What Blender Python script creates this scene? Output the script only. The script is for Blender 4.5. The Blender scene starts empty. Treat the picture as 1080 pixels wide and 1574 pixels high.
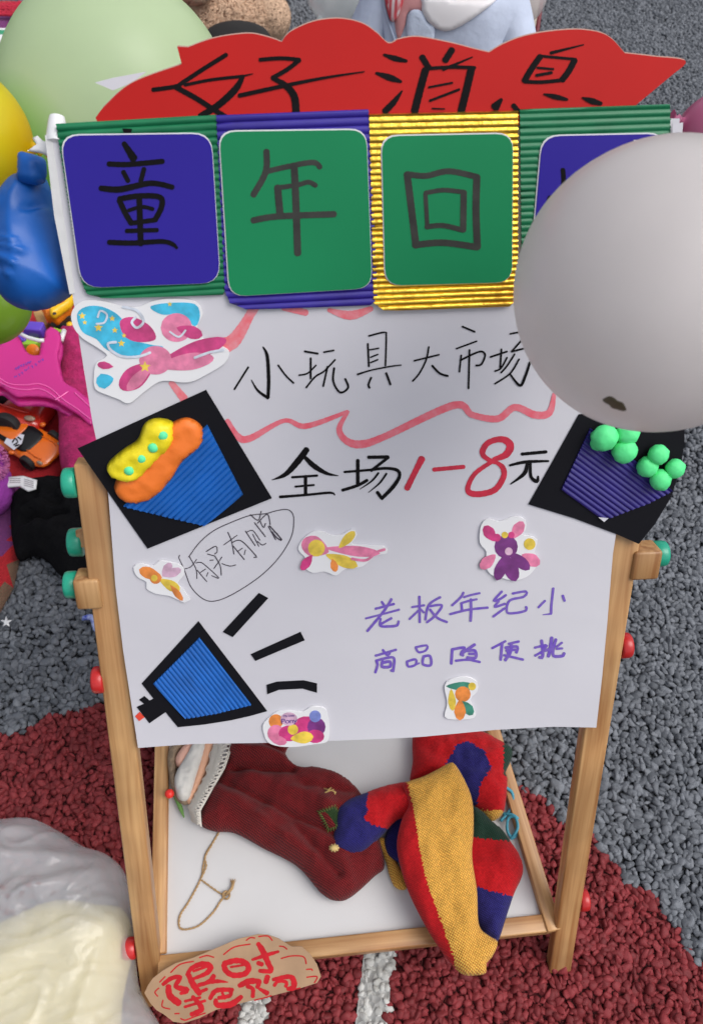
import bpy, bmesh, math, random
import numpy as np
from mathutils import Vector, Matrix, noise
from mathutils.geometry import delaunay_2d_cdt
from mathutils.bvhtree import BVHTree
random.seed(7); rng = np.random.default_rng(7)
sc = bpy.context.scene; COL = sc.collection
PI = math.pi

# ---------------------------------------------------------------- camera, world, sun, exposure
FPX = 1266.4
pitch, yaw, roll = math.radians(55.4), math.radians(7.79), math.radians(4.16)
CAM = Vector((-.094, -.112, 1.531))
_f = Vector((math.sin(yaw)*math.cos(pitch), math.cos(yaw)*math.cos(pitch), -math.sin(pitch)))
_r0 = Vector((math.cos(yaw), -math.sin(yaw), 0)); _u0 = _r0.cross(_f)
RT = _r0*math.cos(roll) + _u0*math.sin(roll)
UP = -_r0*math.sin(roll) + _u0*math.cos(roll)
FW = _f
cam = bpy.data.cameras.new('camera'); camo = bpy.data.objects.new('camera', cam); COL.objects.link(camo)
cam.sensor_fit = 'VERTICAL'; cam.sensor_height = 24; cam.lens = FPX/1574*24
cam.clip_start = .02; cam.clip_end = 400
m = Matrix((RT, UP, -FW)).transposed().to_4x4(); m.translation = CAM; camo.matrix_world = m
cam.dof.use_dof = True; cam.dof.focus_distance = 1.05; cam.dof.aperture_fstop = 5.6
sc.camera = camo
SUN_EL, SUN_AZ = math.radians(58), math.radians(112)      # azimuth measured from +y towards +x
w = bpy.data.worlds.new("World"); sc.world = w; w.use_nodes = True
nt = w.node_tree; bg = nt.nodes['Background']; sky = nt.nodes.new('ShaderNodeTexSky')
sky.sky_type = 'NISHITA'; sky.sun_disc = False; sky.sun_elevation = SUN_EL; sky.sun_rotation = SUN_AZ
sky.air_density = 1.0; sky.dust_density = 4.0; sky.ozone_density = 1.0
hs = nt.nodes.new('ShaderNodeHueSaturation'); hs.inputs['Saturation'].default_value = .35
nt.links.new(sky.outputs[0], hs.inputs['Color']); nt.links.new(hs.outputs[0], bg.inputs[0]); bg.inputs[1].default_value = .15
sl = bpy.data.lights.new('sun', 'SUN'); sl.energy = 1.0; sl.angle = math.radians(40); sl.color = (1, .97, .93)
so = bpy.data.objects.new('sun', sl); COL.objects.link(so)
sd = Vector((math.sin(SUN_AZ)*math.cos(SUN_EL), math.cos(SUN_AZ)*math.cos(SUN_EL), math.sin(SUN_EL)))
so.rotation_euler = sd.to_track_quat('Z', 'Y').to_euler()
sc.view_settings.view_transform = 'Standard'; sc.view_settings.look = 'None'
sc.view_settings.exposure = .20; sc.view_settings.gamma = 1; sc.view_settings.use_curve_mapping = False

# ---------------------------------------------------------------- projection helpers
def ray(px, py): return FW + RT*((px-540)/FPX) - UP*((py-787)/FPX)
def D(px, py, depth): return CAM + ray(px, py)*depth
def G(px, py, z=0):
    d = ray(px, py); return CAM + d*((z-CAM.z)/d.z)
def to_px(P):
    d = Vector(P)-CAM; z = d.dot(FW); return 540+FPX*d.dot(RT)/z, 787-FPX*d.dot(UP)/z
LEAN = math.radians(29.4)
LD = Vector((0, math.sin(LEAN), math.cos(LEAN))); LN = Vector((0, -math.cos(LEAN), math.sin(LEAN)))
class Plane:
    def __init__(s, o, ax, ay, und=None):
        s.o = Vector(o); s.ax = Vector(ax).normalized(); s.n = s.ax.cross(Vector(ay)).normalized(); s.ay = s.n.cross(s.ax); s.und = und
    def uv(s, px, py):
        d = ray(px, py); t = (s.o-CAM).dot(s.n)/d.dot(s.n); P = CAM+d*t-s.o
        return (P.dot(s.ax), P.dot(s.ay))
    def to3(s, a, b, h=0):
        if s.und: h += s.und(a, b)
        return s.o + s.ax*a + s.ay*b + s.n*h
def und(a, b):
    k = .0012*noise.noise(Vector((a*4, b*3.3, 1.3))) + .0006*noise.noise(Vector((a*11, b*9, 4)))
    if b < .60: k += .004*((.60-b)/.08)**2*(.5+.5*math.sin(a*14+1))*min(1, 1)
    return k
PAPER_OFF = .006
EAS = Plane(LN*PAPER_OFF, (1, 0, 0), LD, und)
def ZP(z): return Plane((0, 0, z), (1, 0, 0), (0, 1, 0))
def CP(depth): return Plane(CAM+FW*depth, RT, UP)

# ---------------------------------------------------------------- materials
MATS = {}
def mat(name, col, rough=.6, metal=0, spec=.5, bump=None, vary=None, extra=None, coord='Object', transl=0, alpha=1, coat=0):
    """bump=(scale,strength,kind)  vary=(scale,amount,(stretch xyz))"""
    if name in MATS: return MATS[name]
    M = bpy.data.materials.new(name); M.use_nodes = True; N = M.node_tree; L = N.links
    p = N.nodes['Principled BSDF']; out = N.nodes['Material Output']
    p.inputs['Base Color'].default_value = (*col, 1); p.inputs['Roughness'].default_value = rough
    p.inputs['Metallic'].default_value = metal; p.inputs['Specular IOR Level'].default_value = spec
    p.inputs['Coat Weight'].default_value = coat
    tc = N.nodes.new('ShaderNodeTexCoord')
    if vary:
        mp = N.nodes.new('ShaderNodeMapping'); L.new(tc.outputs[coord], mp.inputs[0])
        if len(vary) > 2: mp.inputs['Scale'].default_value = vary[2]
        n = N.nodes.new('ShaderNodeTexNoise'); n.inputs['Scale'].default_value = vary[0]; n.inputs['Detail'].default_value = 5
        L.new(mp.outputs[0], n.inputs['Vector'])
        mx = N.nodes.new('ShaderNodeMix'); mx.data_type = 'RGBA'
        a = vary[1]; c2 = vary[3] if len(vary) > 3 else tuple(max(0, c*(1-a)) for c in col)
        mx.inputs['A'].default_value = (*c2, 1); mx.inputs['B'].default_value = (*[min(1, c*(1+a*.5)) for c in col], 1)
        cr = N.nodes.new('ShaderNodeMapRange'); cr.inputs[1].default_value = .3; cr.inputs[2].default_value = .7
        L.new(n.outputs[0], cr.inputs[0]); L.new(cr.outputs[0], mx.inputs['Factor']); L.new(mx.outputs['Result'], p.inputs['Base Color'])
    if bump:
        bs, st, kind = bump[:3]
        if kind == 'noise':
            t = N.nodes.new('ShaderNodeTexNoise'); t.inputs['Scale'].default_value = bs; t.inputs['Detail'].default_value = 4; o = t.outputs[0]
        elif kind == 'voronoi':
            t = N.nodes.new('ShaderNodeTexVoronoi'); t.inputs['Scale'].default_value = bs; o = t.outputs[0]
        L.new(tc.outputs[coord], t.inputs['Vector'])
        b = N.nodes.new('ShaderNodeBump'); b.inputs['Strength'].default_value = st; b.inputs['Distance'].default_value = bump[3] if len(bump) > 3 else .001
        L.new(o, b.inputs['Height']); L.new(b.outputs[0], p.inputs['Normal'])
    if transl or alpha < 1:
        sh = p.outputs[0]
        if transl:
            tr = N.nodes.new('ShaderNodeBsdfTranslucent'); tr.inputs[0].default_value = (*col, 1)
            ms = N.nodes.new('ShaderNodeMixShader'); ms.inputs[0].default_value = transl
            L.new(sh, ms.inputs[1]); L.new(tr.outputs[0], ms.inputs[2]); sh = ms.outputs[0]
        if alpha < 1:
            tp = N.nodes.new('ShaderNodeBsdfTransparent'); ms = N.nodes.new('ShaderNodeMixShader'); ms.inputs[0].default_value = alpha
            L.new(tp.outputs[0], ms.inputs[1]); L.new(sh, ms.inputs[2]); sh = ms.outputs[0]
        L.new(sh, out.inputs[0])
    MATS[name] = M; return M
def knit(name, c1, c2, scale=420, mixw=.5, bump=.8, rough=.95):
    """woven cloth: two crossing wave families, second yarn colour in the gaps"""
    if name in MATS: return MATS[name]
    M = bpy.data.materials.new(name); M.use_nodes = True; N = M.node_tree; L = N.links; p = N.nodes['Principled BSDF']
    p.inputs['Roughness'].default_value = rough; p.inputs['Specular IOR Level'].default_value = .15
    p.inputs['Sheen Weight'].default_value = .08
    tc = N.nodes.new('ShaderNodeTexCoord'); nz = N.nodes.new('ShaderNodeTexNoise'); nz.inputs['Scale'].default_value = 60
    L.new(tc.outputs['Object'], nz.inputs[0])
    mxv = N.nodes.new('ShaderNodeVectorMath'); mxv.operation = 'MULTIPLY_ADD'; mxv.inputs[1].default_value = (.002, .002, .002)
    L.new(nz.outputs['Color'], mxv.inputs[0]); L.new(tc.outputs['Object'], mxv.inputs[2])
    outs = []
    for rz in (.6, 2.2):
        mp = N.nodes.new('ShaderNodeMapping'); mp.inputs['Rotation'].default_value = (0, 0, rz); L.new(mxv.outputs[0], mp.inputs[0])
        wv = N.nodes.new('ShaderNodeTexWave'); wv.inputs['Scale'].default_value = 314/scale; wv.inputs['Distortion'].default_value = .8
        L.new(mp.outputs[0], wv.inputs[0]); outs.append(wv.outputs['Fac'])
    mu = N.nodes.new('ShaderNodeMath'); mu.operation = 'MULTIPLY'; L.new(outs[0], mu.inputs[0]); L.new(outs[1], mu.inputs[1])
    cr = N.nodes.new('ShaderNodeMapRange'); cr.inputs[1].default_value = .05; cr.inputs[2].default_value = mixw; L.new(mu.outputs[0], cr.inputs[0])
    n2 = N.nodes.new('ShaderNodeTexNoise'); n2.inputs['Scale'].default_value = 300; L.new(tc.outputs['Object'], n2.inputs[0])
    mx = N.nodes.new('ShaderNodeMix'); mx.data_type = 'RGBA'; mx.inputs['A'].default_value = (*c2, 1); mx.inputs['B'].default_value = (*c1, 1)
    L.new(cr.outputs[0], mx.inputs['Factor'])
    m2 = N.nodes.new('ShaderNodeMix'); m2.data_type = 'RGBA'; m2.blend_type = 'MULTIPLY'; m2.inputs['Factor'].default_value = .5
    L.new(mx.outputs['Result'], m2.inputs['A']); g = N.nodes.new('ShaderNodeMapRange'); g.inputs[1].default_value = .3; g.inputs[2].default_value = .7; g.inputs[3].default_value = .5; g.inputs[4].default_value = 1.3
    L.new(n2.outputs[0], g.inputs[0]); L.new(g.outputs[0], m2.inputs['B']); L.new(m2.outputs['Result'], p.inputs['Base Color'])
    b = N.nodes.new('ShaderNodeBump'); b.inputs['Strength'].default_value = bump; b.inputs['Distance'].default_value = .0012
    L.new(mu.outputs[0], b.inputs['Height']); L.new(b.outputs[0], p.inputs['Normal'])
    MATS[name] = M; return M
def wood(name='pine_wood', c=(.56, .33, .145)):
    if name in MATS: return MATS[name]
    M = bpy.data.materials.new(name); M.use_nodes = True; N = M.node_tree; L = N.links; p = N.nodes['Principled BSDF']
    p.inputs['Roughness'].default_value = .42
    tc = N.nodes.new('ShaderNodeTexCoord'); oi = N.nodes.new('ShaderNodeObjectInfo')
    ad = N.nodes.new('ShaderNodeVectorMath'); ad.operation = 'ADD'; L.new(tc.outputs['Object'], ad.inputs[0]); L.new(oi.outputs['Random'], ad.inputs[1])
    mp = N.nodes.new('ShaderNodeMapping'); mp.inputs['Scale'].default_value = (1, 1, .05); L.new(ad.outputs[0], mp.inputs[0])
    n = N.nodes.new('ShaderNodeTexNoise'); n.inputs['Scale'].default_value = 55; n.inputs['Detail'].default_value = 4; n.inputs['Distortion'].default_value = .8; L.new(mp.outputs[0], n.inputs[0])
    n3 = N.nodes.new('ShaderNodeTexNoise'); n3.inputs['Scale'].default_value = 190; n3.inputs['Detail'].default_value = 3; mp3 = N.nodes.new('ShaderNodeMapping'); mp3.inputs['Scale'].default_value = (1, 1, .025); L.new(ad.outputs[0], mp3.inputs[0]); L.new(mp3.outputs[0], n3.inputs[0])
    ml = N.nodes.new('ShaderNodeMath'); ml.operation = 'MULTIPLY_ADD'; ml.inputs[1].default_value = .35; L.new(n3.outputs[0], ml.inputs[0]); L.new(n.outputs[0], ml.inputs[2])
    cr = N.nodes.new('ShaderNodeValToRGB'); e = cr.color_ramp.elements
    e[0].color = (*[v*1.12 for v in c], 1); e[0].position = .5; e[1].color = (*[v*q for v, q in zip(c, (.62, .46, .34))], 1); e[1].position = .86
    L.new(ml.outputs[0], cr.inputs[0])
    nk = N.nodes.new('ShaderNodeTexNoise'); nk.inputs['Scale'].default_value = 9; L.new(ad.outputs[0], nk.inputs[0])
    m2 = N.nodes.new('ShaderNodeMix'); m2.data_type = 'RGBA'; m2.blend_type = 'MULTIPLY'; m2.inputs['Factor'].default_value = .6
    L.new(cr.outputs[0], m2.inputs['A']); g = N.nodes.new('ShaderNodeMapRange'); g.inputs[1].default_value = .35; g.inputs[2].default_value = .65; g.inputs[3].default_value = .62; g.inputs[4].default_value = 1.1
    L.new(nk.outputs[0], g.inputs[0]); L.new(g.outputs[0], m2.inputs['B'])
    L.new(m2.outputs['Result'], p.inputs['Base Color'])
    b = N.nodes.new('ShaderNodeBump'); b.inputs['Strength'].default_value = .25; b.inputs['Distance'].default_value = .0006
    L.new(n.outputs[0], b.inputs['Height']); L.new(b.outputs[0], p.inputs['Normal'])
    MATS[name] = M; return M
def gravel(name, ca, cb):
    M = bpy.data.materials.new(name); M.use_nodes = True; N = M.node_tree; L = N.links; p = N.nodes['Principled BSDF']
    p.inputs['Roughness'].default_value = .62; p.inputs['Specular IOR Level'].default_value = .25
    geo = N.nodes.new('ShaderNodeNewGeometry'); tc = N.nodes.new('ShaderNodeTexCoord')
    n = N.nodes.new('ShaderNodeTexNoise'); n.inputs['Scale'].default_value = 180; n.inputs['Detail'].default_value = 5; L.new(tc.outputs['Object'], n.inputs[0])
    ad = N.nodes.new('ShaderNodeMath'); ad.operation = 'MULTIPLY_ADD'; ad.inputs[1].default_value = .65
    L.new(geo.outputs['Random Per Island'], ad.inputs[0]); sb = N.nodes.new('ShaderNodeMath'); sb.operation = 'MULTIPLY'; sb.inputs[1].default_value = .45
    L.new(n.outputs[0], sb.inputs[0]); L.new(sb.outputs[0], ad.inputs[2])
    mx = N.nodes.new('ShaderNodeMix'); mx.data_type = 'RGBA'; mx.inputs['A'].default_value = (*ca, 1); mx.inputs['B'].default_value = (*cb, 1)
    L.new(ad.outputs[0], mx.inputs['Factor']); L.new(mx.outputs['Result'], p.inputs['Base Color'])
    b = N.nodes.new('ShaderNodeBump'); b.inputs['Strength'].default_value = .5; b.inputs['Distance'].default_value = .002
    L.new(n.outputs[0], b.inputs['Height']); L.new(b.outputs[0], p.inputs['Normal'])
    MATS[name] = M; return M

# ---------------------------------------------------------------- object helpers
ORG = {}
def tag(o, label=None, cat=None, group=None, kind=None):
    if label: o['label'] = label
    if cat: o['category'] = cat
    if group: o['group'] = group
    if kind: o['kind'] = kind
    return o
def thing(name, label, cat, loc, group=None):
    o = bpy.data.objects.new(name, None); o.empty_display_size = .05; COL.objects.link(o); o.location = loc
    ORG[o.name] = Vector(loc); return tag(o, label, cat, group)
def org(p):
    return ORG.get(p.name, Vector((0, 0, 0))) if p else Vector((0, 0, 0))
def obj(name, verts, faces, mats, parent=None, smooth=True, midx=None, loc=None):
    """verts in world space; loc gives a top-level object its own origin"""
    o0 = org(parent) if parent else Vector(loc) if loc is not None else Vector((0, 0, 0))
    me = bpy.data.meshes.new(name); v = np.array([tuple(q) for q in verts], dtype=float) - np.array(o0)
    me.from_pydata(v.tolist(), [], faces); me.update()
    for mm in (mats if isinstance(mats, (list, tuple)) else [mats]): me.materials.append(mm)
    if smooth: me.polygons.foreach_set('use_smooth', [True]*len(me.polygons))
    if midx is not None: me.polygons.foreach_set('material_index', midx)
    bm = bmesh.new(); bm.from_mesh(me); bmesh.ops.recalc_face_normals(bm, faces=bm.faces); bm.to_mesh(me); bm.free()
    o = bpy.data.objects.new(name, me); COL.objects.link(o)
    if parent: o.parent = parent
    elif loc is not None: o.location = loc
    ORG[o.name] = o0
    return o
def local_obj(name, me, mats, parent, matrix, smooth=True):
    for mm in (mats if isinstance(mats, (list, tuple)) else [mats]): me.materials.append(mm)
    if smooth: me.polygons.foreach_set('use_smooth', [True]*len(me.polygons))
    o = bpy.data.objects.new(name, me); COL.objects.link(o)
    mw = matrix.copy()
    if parent: mw.translation = mw.translation - org(parent); o.parent = parent
    o.matrix_local = mw; ORG[o.name] = org(parent); return o
def auto_smooth(me, ang=40):
    bm = bmesh.new(); bm.from_mesh(me)
    for e in bm.edges:
        if len(e.link_faces) == 2 and e.calc_face_angle(0) > math.radians(ang): e.smooth = False
    bm.to_mesh(me); bm.free()
def bar(name, p0, p1, wid, thk, side, mt, parent, bevel=.002):
    """rectangular bar with local z along p0->p1; wid along 'side'"""
    p0, p1 = Vector(p0), Vector(p1); z = (p1-p0).normalized(); x = Vector(side); x = (x-z*x.dot(z)).normalized(); y = z.cross(x)
    bm = bmesh.new(); bmesh.ops.create_cube(bm, size=1); Ln = (p1-p0).length
    for v in bm.verts: v.co = Vector((v.co.x*wid, v.co.y*thk, v.co.z*Ln))
    bmesh.ops.bevel(bm, geom=list(bm.edges), offset=bevel, segments=2, affect='EDGES', profile=.5)
    me = bpy.data.meshes.new(name); bm.to_mesh(me); bm.free(); auto_smooth(me, 50)
    M = Matrix((x, y, z)).transposed().to_4x4(); M.translation = (p0+p1)/2
    return local_obj(name, me, mt, parent, M)
def axis_matrix(c, axis, xh=None):
    z = Vector(axis).normalized(); x = Vector(xh) if xh else (Vector((1, 0, 0)) if abs(z.x) < .9 else Vector((0, 1, 0)))
    x = (x-z*x.dot(z)).normalized(); y = z.cross(x); M = Matrix((x, y, z)).transposed().to_4x4(); M.translation = Vector(c); return M
def lathe(name, prof, seg, mt, parent, M, smooth=True, rfun=None, midx=None):
    vs, fs, mi = [], [], []
    for i, (r, z) in enumerate(prof):
        for k in range(seg):
            a = 2*PI*k/seg; rr = r*(rfun(a, i) if rfun else 1); vs.append((rr*math.cos(a), rr*math.sin(a), z))
    n = len(prof)
    for i in range(n-1):
        for k in range(seg):
            fs.append((i*seg+k, i*seg+(k+1) % seg, (i+1)*seg+(k+1) % seg, (i+1)*seg+k)); mi.append(midx(i) if midx else 0)
    fs.append(tuple(range(seg))[::-1]); mi.append(midx(0) if midx else 0)
    fs.append(tuple((n-1)*seg+k for k in range(seg))); mi.append(midx(n-2) if midx else 0)
    me = bpy.data.meshes.new(name); me.from_pydata(vs, [], fs); me.update()
    o = local_obj(name, me, mt, parent, M, smooth); me.polygons.foreach_set('material_index', mi)
    if smooth: auto_smooth(me, 50)
    return o
def tube(path, r, n=8, closed=False, rfun=None):
    P = [Vector(p) for p in path]; vs, fs = [], []; prev = None
    for i, p in enumerate(P):
        t = (P[min(i+1, len(P)-1)]-P[max(i-1, 0)]).normalized()
        a = prev if prev else (Vector((0, 0, 1)) if abs(t.z) < .9 else Vector((1, 0, 0)))
        u = (a-t*a.dot(t)).normalized(); prev = u; v = t.cross(u); rr = r*(rfun(i/max(1, len(P)-1)) if rfun else 1)
        for k in range(n):
            an = 2*PI*k/n; vs.append(p+u*math.cos(an)*rr+v*math.sin(an)*rr)
    for i in range(len(P)-1):
        for k in range(n): fs.append((i*n+k, i*n+(k+1) % n, (i+1)*n+(k+1) % n, (i+1)*n+k))
    fs.append(tuple(range(n))[::-1]); fs.append(tuple((len(P)-1)*n+k for k in range(n)))
    return vs, fs
def merge(parts):
    V, F_ = [], []
    for v, f in parts:
        k = len(V); V += list(v); F_ += [tuple(i+k for i in q) for q in f]
    return V, F_
def catmull(pts, step=4., closed=False):
    P = [np.array(p, float) for p in pts]; n = len(P); out = []
    rngi = range(n if closed else n-1)
    for i in rngi:
        if closed: a, b, c, d = P[(i-1) % n], P[i], P[(i+1) % n], P[(i+2) % n]
        else: a, b, c, d = P[max(i-1, 0)], P[i], P[i+1], P[min(i+2, n-1)]
        k = max(1, int(np.linalg.norm((c-b)[:2] if len(c) < 3 or step > .5 else (c-b)[:3])/step))
        for j in range(k):
            t = j/k
            out.append(.5*((2*b)+(-a+c)*t+(2*a-5*b+4*c-d)*t*t+(-a+3*b-3*c+d)*t**3))
    if not closed: out.append(P[-1])
    return [tuple(o) for o in out]
def resample_lin(pts, step, closed=True):
    out = []; n = len(pts)
    for i in range(n if closed else n-1):
        a, b = np.array(pts[i]), np.array(pts[(i+1) % n]); k = max(1, int(np.linalg.norm(b-a)/step))
        out += [tuple(a+(b-a)*j/k) for j in range(k)]
    return out
def inside(P, poly):
    x, y = P[:, 0], P[:, 1]; c = np.zeros(len(P), bool); n = len(poly)
    for i in range(n):
        x0, y0 = poly[i]; x1, y1 = poly[(i+1) % n]
        if y0 == y1: continue
        k = ((y0 > y) != (y1 > y)) & (x < (x1-x0)*(y-y0)/(y1-y0)+x0); c ^= k
    return c
def dist_poly(P, poly):
    d = np.full(len(P), 1e9); n = len(poly)
    for i in range(n):
        a = np.array(poly[i]); b = np.array(poly[(i+1) % n]); ab = b-a; L2 = max((ab**2).sum(), 1e-12)
        t = np.clip(((P-a)@ab)/L2, 0, 1); d = np.minimum(d, np.linalg.norm(P-(a+t[:, None]*ab), axis=1))
    return d
def tri(poly, step):
    poly = [tuple(p) for p in poly]; A = np.array(poly); lo, hi = A.min(0), A.max(0)
    xs = np.arange(lo[0]+step/2, hi[0], step); ys = np.arange(lo[1]+step/2, hi[1], step*.87)
    if len(xs) and len(ys):
        g = np.array([(x+(step/2 if j % 2 else 0), y) for j, y in enumerate(ys) for x in xs])
        g = g+rng.uniform(-step*.1, step*.1, g.shape); g = g[inside(g, poly)]
        if len(g): g = g[dist_poly(g, poly) > step*.45]
    else: g = np.zeros((0, 2))
    V = [Vector(p) for p in poly]+[Vector(p) for p in g]; n = len(poly)
    r = delaunay_2d_cdt(V, [(i, (i+1) % n) for i in range(n)], [], 1, 1e-7)
    return np.array([tuple(v) for v in r[0]]), [tuple(f) for f in r[2]]
def shell(name, outline, plane, top, bot, mats, parent=None, rim=None, step=.006, px=True, smooth_outline=True, off=0,
          amp=0, freq=20, fold=None, matfn=None, loc=None, smooth=True, flat=False, seed=0):
    """closed sheet or cushion from an outline lying in a plane: real thickness above (top) and below (bot)"""
    if px:
        if smooth_outline: outline = catmull(outline, 5, True)
        outline = [plane.uv(*p) for p in outline]
    mind = .0006 if flat else step*.25
    q = [outline[0]]
    for p in outline[1:]:
        if math.dist(p, q[-1]) > mind: q.append(p)
    if math.dist(q[0], q[-1]) < mind: q.pop()
    if not smooth_outline: q = resample_lin(q, step)
    P, F_ = tri(q, step); d = dist_poly(P, q); edge = d < 1e-5
    k = np.clip(d/(rim or 1e-6), 0, 1); prof = np.ones(len(P)) if flat else np.sqrt(np.clip(1-(1-k)**2, 0, 1))
    hT, hB = [], []
    for i, (a, b) in enumerate(P):
        t = top*prof[i]
        if amp: t += amp*prof[i]*(noise.noise(Vector((a*freq+seed, b*freq, 3.1+seed)))+.5*noise.noise(Vector((a*freq*2.3, b*freq*2.3, 7+seed))))
        hT.append(t); hB.append(-bot*prof[i])
    if fold is not None:
        for i, (a, b) in enumerate(P):
            x, y = to_px(plane.to3(a, b, off)); hT[i] += fold(x, y)*prof[i]
    n = len(P); V = [plane.to3(a, b, off+h) for (a, b), h in zip(P, hT)]
    F2 = [tuple(f) for f in F_]
    if flat:
        V += [plane.to3(a, b, off+h) for (a, b), h in zip(P, hB)]
        F2 += [tuple(i+n for i in f[::-1]) for f in F_]
        cnt = {}
        for f in F_:
            for i in range(len(f)): e = (f[i], f[(i+1) % len(f)]); cnt[tuple(sorted(e))] = cnt.get(tuple(sorted(e)), [])+[e]
        for es in cnt.values():
            if len(es) == 1: a, b = es[0]; F2.append((b, a, a+n, b+n))
    else:
        idx = {}; k2 = n
        for i in range(n):
            if edge[i]: idx[i] = i
            else: idx[i] = k2; k2 += 1; V.append(plane.to3(P[i][0], P[i][1], off+hB[i]))
        F2 += [tuple(idx[i] for i in f[::-1]) for f in F_ if not all(edge[i] for i in f)]
    midx = None
    if matfn:
        midx = []
        for f in F2:
            c = sum((Vector(V[i]) for i in f), Vector())/len(f); midx.append(matfn(*to_px(c)))
    o = obj(name, V, F2, mats, parent, smooth, midx, loc)
    if flat: auto_smooth(o.data, 40)
    return o
def slab(name, outline, plane, off, th, mt, parent=None, step=.02, curve=False, loc=None, px=True):
    return shell(name, outline, plane, th, 0, mt, parent, step=step, smooth_outline=curve, off=off, flat=True, loc=loc, px=px)
def rquad(c, r, k=5):
    """rounded polygon from corners (px)"""
    out = []; n = len(c)
    for i in range(n):
        p, a, b = np.array(c[i], float), np.array(c[i-1], float), np.array(c[(i+1) % n], float)
        da = (a-p)/np.linalg.norm(a-p); db = (b-p)/np.linalg.norm(b-p); s, e = p+da*r, p+db*r
        for j in range(k+1):
            t = j/k; out.append(tuple((1-t)**2*s+2*t*(1-t)*p+t*t*e))
    return out
def corrugated(name, poly, plane, dirpx, pitch, amp, off, mt, parent, base=.0006):
    """ribbed card: half-round ridges running along the pixel direction dirpx"""
    P = np.array([plane.uv(*p) for p in poly]); a0, a1 = np.array(plane.uv(*dirpx[0])), np.array(plane.uv(*dirpx[1]))
    d = (a1-a0)/np.linalg.norm(a1-a0); e = np.array([-d[1], d[0]])
    A, B = P@d, P@e; n = len(P); b0, b1 = B.min(), B.max(); V, F_ = [], []; S = 7; K = 10
    nb = int((b1-b0)/(pitch/S)); rows = []
    for i in range(nb+1):
        b = b0+1e-5+(b1-b0-2e-5)*i/nb; xs = []
        for j in range(n):
            q = (j+1) % n
            if (B[j] > b) != (B[q] > b): xs.append(A[j]+(A[q]-A[j])*(b-B[j])/(B[q]-B[j]))
        if len(xs) < 2: continue
        lo, hi = min(xs), max(xs); jit = .0004*math.sin(i*1.7)
        h = amp*abs(math.sin(PI*(b-b0)/pitch))**.65*(1+.16*noise.noise(Vector((b*300, 2, 7))))
        if i in (0, nb): h = 0
        row = [(lo+jit, b, 0)]+[(lo+jit+(hi-lo)*k/K, b, base+h) for k in range(K+1)]+[(hi, b, 0)]
        rows.append([len(V)+k for k in range(K+3)])
        for a, bb, hh in row:
            uv = d*a+e*bb; V.append(plane.to3(uv[0], uv[1], off+hh*(1+.14*noise.noise(Vector((uv[0]*55, uv[1]*160, 3))))))
    for r0, r1 in zip(rows, rows[1:]):
        for k in range(K+2): F_.append((r0[k], r0[k+1], r1[k+1], r1[k]))
        F_.append((r0[-1], r0[0], r1[0], r1[-1]))
    o = obj(name, V, F_, mt, parent, True); auto_smooth(o.data, 70); return o
def strokes(name, data, origin, scale, plane, off, mt, parent, jitter=.04):
    """handwriting: every stroke a thin ink ribbon with rounded ends"""
    V, F_ = [], []; lift = 0
    for wd, pts in data:
        ws = list(wd) if isinstance(wd, (tuple, list)) else [wd]*len(pts)
        q = [(origin[0]+x/scale, origin[1]+y/scale, wv/scale) for (x, y), wv in zip(pts, ws)]
        tot = sum(math.dist(q[i][:2], q[i+1][:2]) for i in range(len(q)-1)); c = catmull(q, max(.8, min(2.5, tot/8)))
        n = len(c); base = len(V); c = np.array(c)
        T = np.gradient(c[:, :2], axis=0); T /= np.maximum(np.linalg.norm(T, axis=1)[:, None], 1e-9); Nn = np.stack([-T[:, 1], T[:, 0]], 1)
        o0 = off+lift; lift += .00003
        def put(p, k=0): uv = plane.uv(*p); V.append(plane.to3(uv[0], uv[1], o0+k*1.2e-6))
        for i in range(n):
            hw = c[i, 2]/2*(1+jitter*math.sin(i*2.1+wd[0] if isinstance(wd, (tuple, list)) else i*2.1))
            put(c[i, :2]-Nn[i]*hw, i); put(c[i, :2]+Nn[i]*hw, i)
            if i: k = base+2*i; F_.append((k-2, k-1, k+1, k))
        for end in (0, n-1):
            s = -1 if end == 0 else 1; hw = c[end, 2]/2; k0 = len(V); ids = [base+2*end]
            for j in range(1, 5):
                a = PI*j/5; put(c[end, :2]-Nn[end]*hw*math.cos(a)+T[end]*s*hw*.8*math.sin(a), end); ids.append(len(V)-1)
            ids.append(base+2*end+1); F_.append(tuple(ids if s > 0 else ids[::-1]))
    me = bpy.data.meshes.new(name); o0 = org(parent); me.from_pydata([tuple(Vector(v)-o0) for v in V], [], F_); me.materials.append(mt); me.update()
    o = bpy.data.objects.new(name, me); COL.objects.link(o); o.parent = parent; ORG[o.name] = o0; return o
def ball(name, c, r, mt, parent, sub=3, scale=(1, 1, 1), amp=0, freq=30, M=None):
    bm = bmesh.new(); bmesh.ops.create_icosphere(bm, subdivisions=sub, radius=1)
    for v in bm.verts:
        k = 1+amp*noise.noise(v.co*freq*r*10+Vector(c)*17)
        v.co = Vector((v.co.x*scale[0], v.co.y*scale[1], v.co.z*scale[2]))*r*k
    me = bpy.data.meshes.new(name); bm.to_mesh(me); bm.free()
    MM = M.copy() if M else Matrix.Identity(4); MM.translation = Vector(c)
    return local_obj(name, me, mt, parent, MM)

def chars(data, bounds, *a, **k):
    for lo, hi in zip([-1e9]+bounds, bounds+[1e9]):
        g_ = [d_ for d_ in data if lo <= sum(p[0] for p in d_[1])/len(d_[1]) < hi]
        if g_: strokes('character', g_, *a, **k)
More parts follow.
